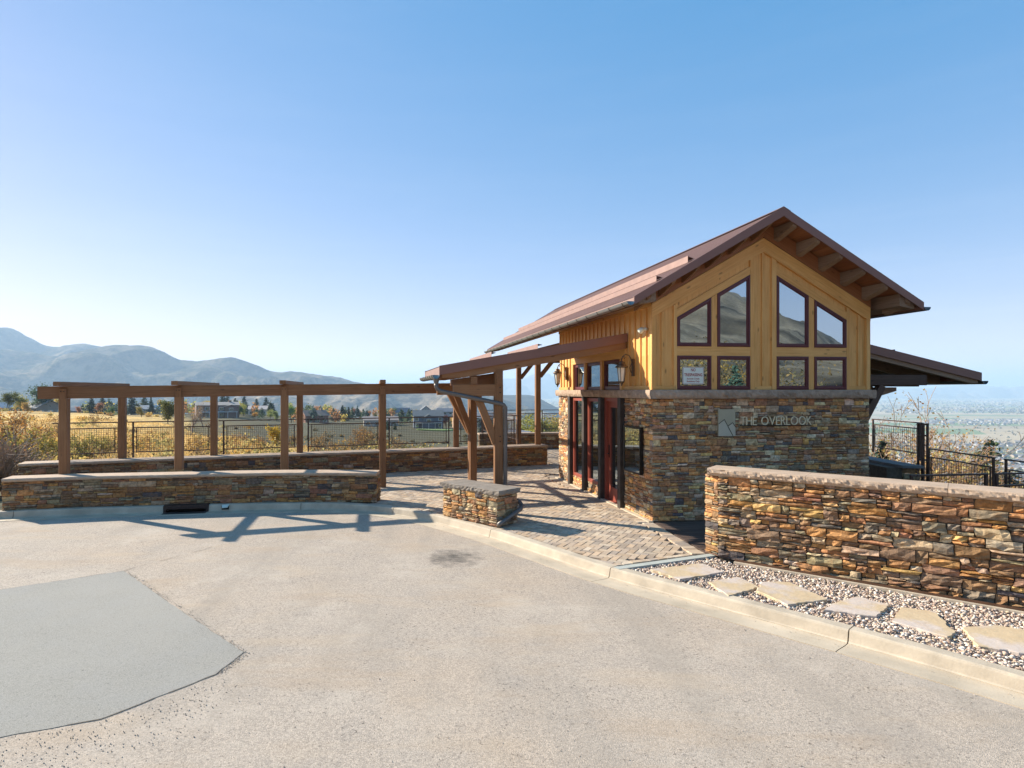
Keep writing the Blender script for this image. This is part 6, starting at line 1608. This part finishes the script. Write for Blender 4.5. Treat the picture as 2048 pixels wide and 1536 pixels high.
house(291, 330, 15, 9, 2.9, .42, (.62, .58, .54), (.46, .44, .43), 'pale grey ranch house left of the dark pine bush', .1, 4, 1, False, False, False, False, (-6.5, -1, 2, 2.9))
house(322, 400, 13, 9, 3.2, .5, (.40, .38, .36), (.33, .34, .36), 'grey roof above and right of the ranch house', -.2, 3, 1)
house(246, 420, 12, 9, 3.2, .5, (.38, .36, .34), (.25, .26, .29), 'blue grey roof between the spruces and the second pergola post', .0, 3, 1)
house(436, 300, 20, 9, 6.4, .30, (.22, .15, .12), (.34, .30, .26), 'large two storey brown house with white deck and long roof', .12, 6, 2, False, True, True, False, (3, 9, 1.5, 5.6))
house(515, 370, 11, 9, 3.6, .42, (.66, .58, .48), (.50, .43, .38), 'cream house between the spruces left of the fifth pergola post', -.1, 3, 1, False, False, False, False, (2, 5.5, 2, 2.9))
house(635, 310, 12, 10, 4.2, .50, (.26, .13, .09), (.21, .16, .13), 'brick house with steep brown roof behind the fourth railing panel', .35, 3, 1, False, True)
house(594, 430, 10, 8, 5.0, .5, (.30, .29, .28), (.10, .13, .17), 'dark blue roofed house between the fifth and sixth pergola posts', .1, 3, 2)
house(762, 300, 17, 9, 3.0, .36, (.42, .38, .34), (.25, .21, .185), 'long low brown roofed house right of the seventh pergola post', .05, 4, 1)
house(857, 285, 14, 9, 6.2, .55, (.115, .135, .17), (.13, .145, .15), 'blue grey craftsman house with white trim above the lawn', .06, 5, 2, False, False, True, False, (-2.5, 2.5, 2.2, 5.4))
house(806, 420, 12, 9, 5.2, .6, (.30, .31, .33), (.13, .15, .18), 'dark roofed house behind and left of the blue grey house', .3, 3, 2)
house(852, 440, 9, 8, 6.8, .8, (.28, .29, .30), (.15, .165, .18), 'steep gabled house peak behind the blue grey house', .1, 2, 2, True)
house(890, 430, 12, 9, 5.5, .5, (.33, .33, .34), (.10, .125, .16), 'dark roofed house behind the eighth pergola post', -.1, 3, 2)
house(929, 310, 11, 9, 5.6, .5, (.50, .33, .22), (.22, .17, .14), 'orange tan house seen between the canopy posts', .1, 3, 2)
house(975, 330, 12, 9, 5.6, .5, (.52, .50, .46), (.20, .20, .21), 'white sided house glimpsed left of the near canopy post', .1, 3, 2)
house(1060, 118, 9, 8, 4.0, .55, (.32, .30, .27), (.085, .10, .13), 'dark slate roofed house just beyond the far railing', .5, 3, 1, True)
house(1088, 124, 10, 8, 4.0, .5, (.35, .32, .28), (.10, .115, .14), 'second dark slate roof nearest the pavilion corner', -.3, 3, 1)
def lawn():
    x, y = pt(870, 272); nn = 14; vs = [];
    for i in range(nn):
        a = 2 * math.pi * i / nn; qx, qy = x + 8.5 * math.cos(a), y + 4.5 * math.sin(a); vs.append((qx, qy, tz(qx, qy) + .5))
    mb = MB(); mb.prism(vs, (0, 0, -1.2)); tag(mb.build('lawn', simple('lawn_grass', (.14, .21, .05), .95, var=.2, scale=.8), None, False, (x, y, vs[0][2] - .5)), 'bright green lawn below the blue grey house', None, None, 'structure')
lawn()

def valley():
    rr = random.Random(6); variants = []
    walls = [(.40, .39, .37), (.42, .36, .28), (.50, .49, .48), (.34, .30, .26), (.38, .38, .40), (.46, .38, .29)]; roofs = [(.16, .155, .155), (.20, .165, .14), (.24, .24, .25), (.13, .125, .13), (.28, .24, .20), (.21, .21, .215)]
    def shape(w, d, h, p, v=0.):
        vs = [(-w, -d, 0), (w, -d, 0), (w, d, 0), (-w, d, 0), (-w, -d, h), (w, -d, h), (w, d, h), (-w, d, h), (-w, 0, h + d * p), (w, 0, h + d * p)]
        e = .6; k = e * p; vs += [(-w - e, -d - e, h - k + .1), (w + e, -d - e, h - k + .1), (w + e, 0, h + d * p + .25), (-w - e, 0, h + d * p + .25), (w + e, d + e, h - k + .1), (-w - e, d + e, h - k + .1)]
        fs = [(0, 1, 5, 4), (1, 2, 6, 5), (2, 3, 7, 6), (3, 0, 4, 7), (4, 8, 7), (5, 6, 9), (10, 11, 12, 13), (13, 12, 14, 15)]; return vs, fs
    for i in range(6):
        vs, fs = shape(rr.uniform(6, 8.5), rr.uniform(4.5, 6), rr.uniform(3.2, 6), rr.uniform(.45, .7))
        variants.append(raw_mesh('valley_house', vs, fs, [hm(walls[i]), hm(roofs[i], .9)], None, False, [0] * 6 + [1] * 2))
    n = 0; WN = ['small grey house with dark roof', 'small tan house with brown roof', 'small white house with grey roof', 'small brown house with near black roof', 'small blue grey house with pale brown roof', 'small beige house with mid grey roof']
    for row in range(19):                                # streets of the nearest subdivision
        Y = 1010 + row * 30
        if 1205 < Y < 1290 or 1500 < Y < 1530: continue
        k = -1
        while True:
            k += 1; X = .735 * Y + k * 21 + (row % 2) * 7 + rr.uniform(-3, 3)
            if X > .99 * Y: break
            if rr.random() < .12: continue
            o = bpy.data.objects.new('valley_house', variants[rr.randrange(6)]); COL.objects.link(o); o.location = (X, Y + rr.uniform(-5, 5), tz(X, Y) - .2); o.rotation_euler = (0, 0, rr.choice((0, 1.57)) + .25 + rr.uniform(-.15, .15)); s = rr.uniform(.85, 1.1); o.scale = (s, s, s)
            tag(o, f'{WN[variants.index(o.data)]} in the {"nearest" if Y < 1200 else "middle" if Y < 1400 else "farthest"} streets of the valley subdivision', 'house', 'suburban houses on the valley floor'); n += 1
    # farther towns: too many and too small to count
    mbv, mbf, fm = [], [], []
    def put(X, Y, s, kk):
        vs, fs = shape(7 * s, 5 * s, 4.5 * s, .5); k0 = len(mbv); a = rr.uniform(0, 3.14); ca, sa = math.cos(a), math.sin(a); z = tz(X, Y)
        for v in vs: mbv.append((X + v[0] * ca - v[1] * sa, Y + v[0] * sa + v[1] * ca, z + v[2]))
        for i, f in enumerate(fs): mbf.append(tuple(q + k0 for q in f)); fm.append(kk * 2 + (i > 5))
    for i in range(420):
        Y = rr.uniform(3000, 3550); put((rr.uniform(1850, 2300) - 900) / 1200 * Y, Y, rr.uniform(.9, 1.2), rr.randrange(3))
    for i in range(1200):
        Y = math.exp(rr.uniform(math.log(4600), math.log(11000))); px = rr.choice((rr.uniform(1680, 2300), rr.uniform(1680, 2300), rr.uniform(900, 1180)))
        put((px - 900) / 1200 * Y, Y, rr.uniform(.9, 2.1), rr.randrange(3))
    for i in range(200):
        Y = rr.uniform(1650, 2000); put((rr.uniform(1750, 2300) - 900) / 1200 * Y, Y, rr.uniform(.8, 1.1), rr.randrange(3))
    tag(mesh('distant_town', mbv, mbf, [hm(walls[0]), hm(roofs[0], .9), hm(walls[1]), hm(roofs[1], .9), hm(walls[2]), hm(roofs[2], .9)], None, None, False, fm), 'pale specks of far towns across the valley', 'town', None, 'stuff')
    # trees of the valley
    nr = np.random.RandomState(12); P, S, C = [], [], []
    for i in range(2600):
        u = nr.rand()
        if u < .3: Y = nr.uniform(1000, 2000); px = nr.uniform(1740, 2200)
        elif u < .45: Y = nr.uniform(2000, 3600); px = nr.uniform(1740, 2300)
        else: Y = math.exp(nr.uniform(math.log(4300), math.log(11000))); px = nr.uniform(1680, 2300) if nr.rand() < .75 else nr.uniform(880, 1180)
        x, y = pt(px, Y); k = 14; s = nr.uniform(2, 4.2) * (1 if Y < 4000 else 2.4)
        P.append(nr.normal(size=(k, 3)) * s * np.array((.6, .6, .5)) + np.array((x, y, tz(x, y) + s * .9))); S.append(np.full(k, s * .9)); C.append(np.tile(np.array([(.06, .085, .045), (.10, .10, .05), (.25, .18, .07), (.08, .09, .06)][nr.randint(4)]), (k, 1)) * nr.uniform(.6, 1.3, (k, 1)))
    P = np.concatenate(P); V, F = quads(P, np.concatenate(S), nr, 0, 1.2); tag(mesh('valley_trees', V, F.tolist(), M_LEAF, None, np.repeat(np.concatenate(C), 4, 0)), 'dark specks of trees among the valley houses', 'trees', None, 'stuff')
valley()

# ================================================================== HAZE
def haze():
    a, zb, zt_ = 32000, -230, 590
    mb = MB(); mb.box((-a, -a, zb), (2 * a, 0, 0), (0, 2 * a, 0), (0, 0, zt_ - zb))
    m = bpy.data.materials.new('haze_air'); m.use_nodes = True; nt = m.node_tree; nt.nodes.clear()
    v = nt.nodes.new('ShaderNodeVolumePrincipled'); o = nt.nodes.new('ShaderNodeOutputMaterial'); nt.links.new(v.outputs[0], o.inputs['Volume'])
    v.inputs['Density'].default_value = .00012; v.inputs['Color'].default_value = (.56, .77, 1.0, 1); v.inputs['Anisotropy'].default_value = .1
    tag(mb.build('haze', m), 'thin blue haze in the valley air', 'haze', None, 'stuff')
haze()
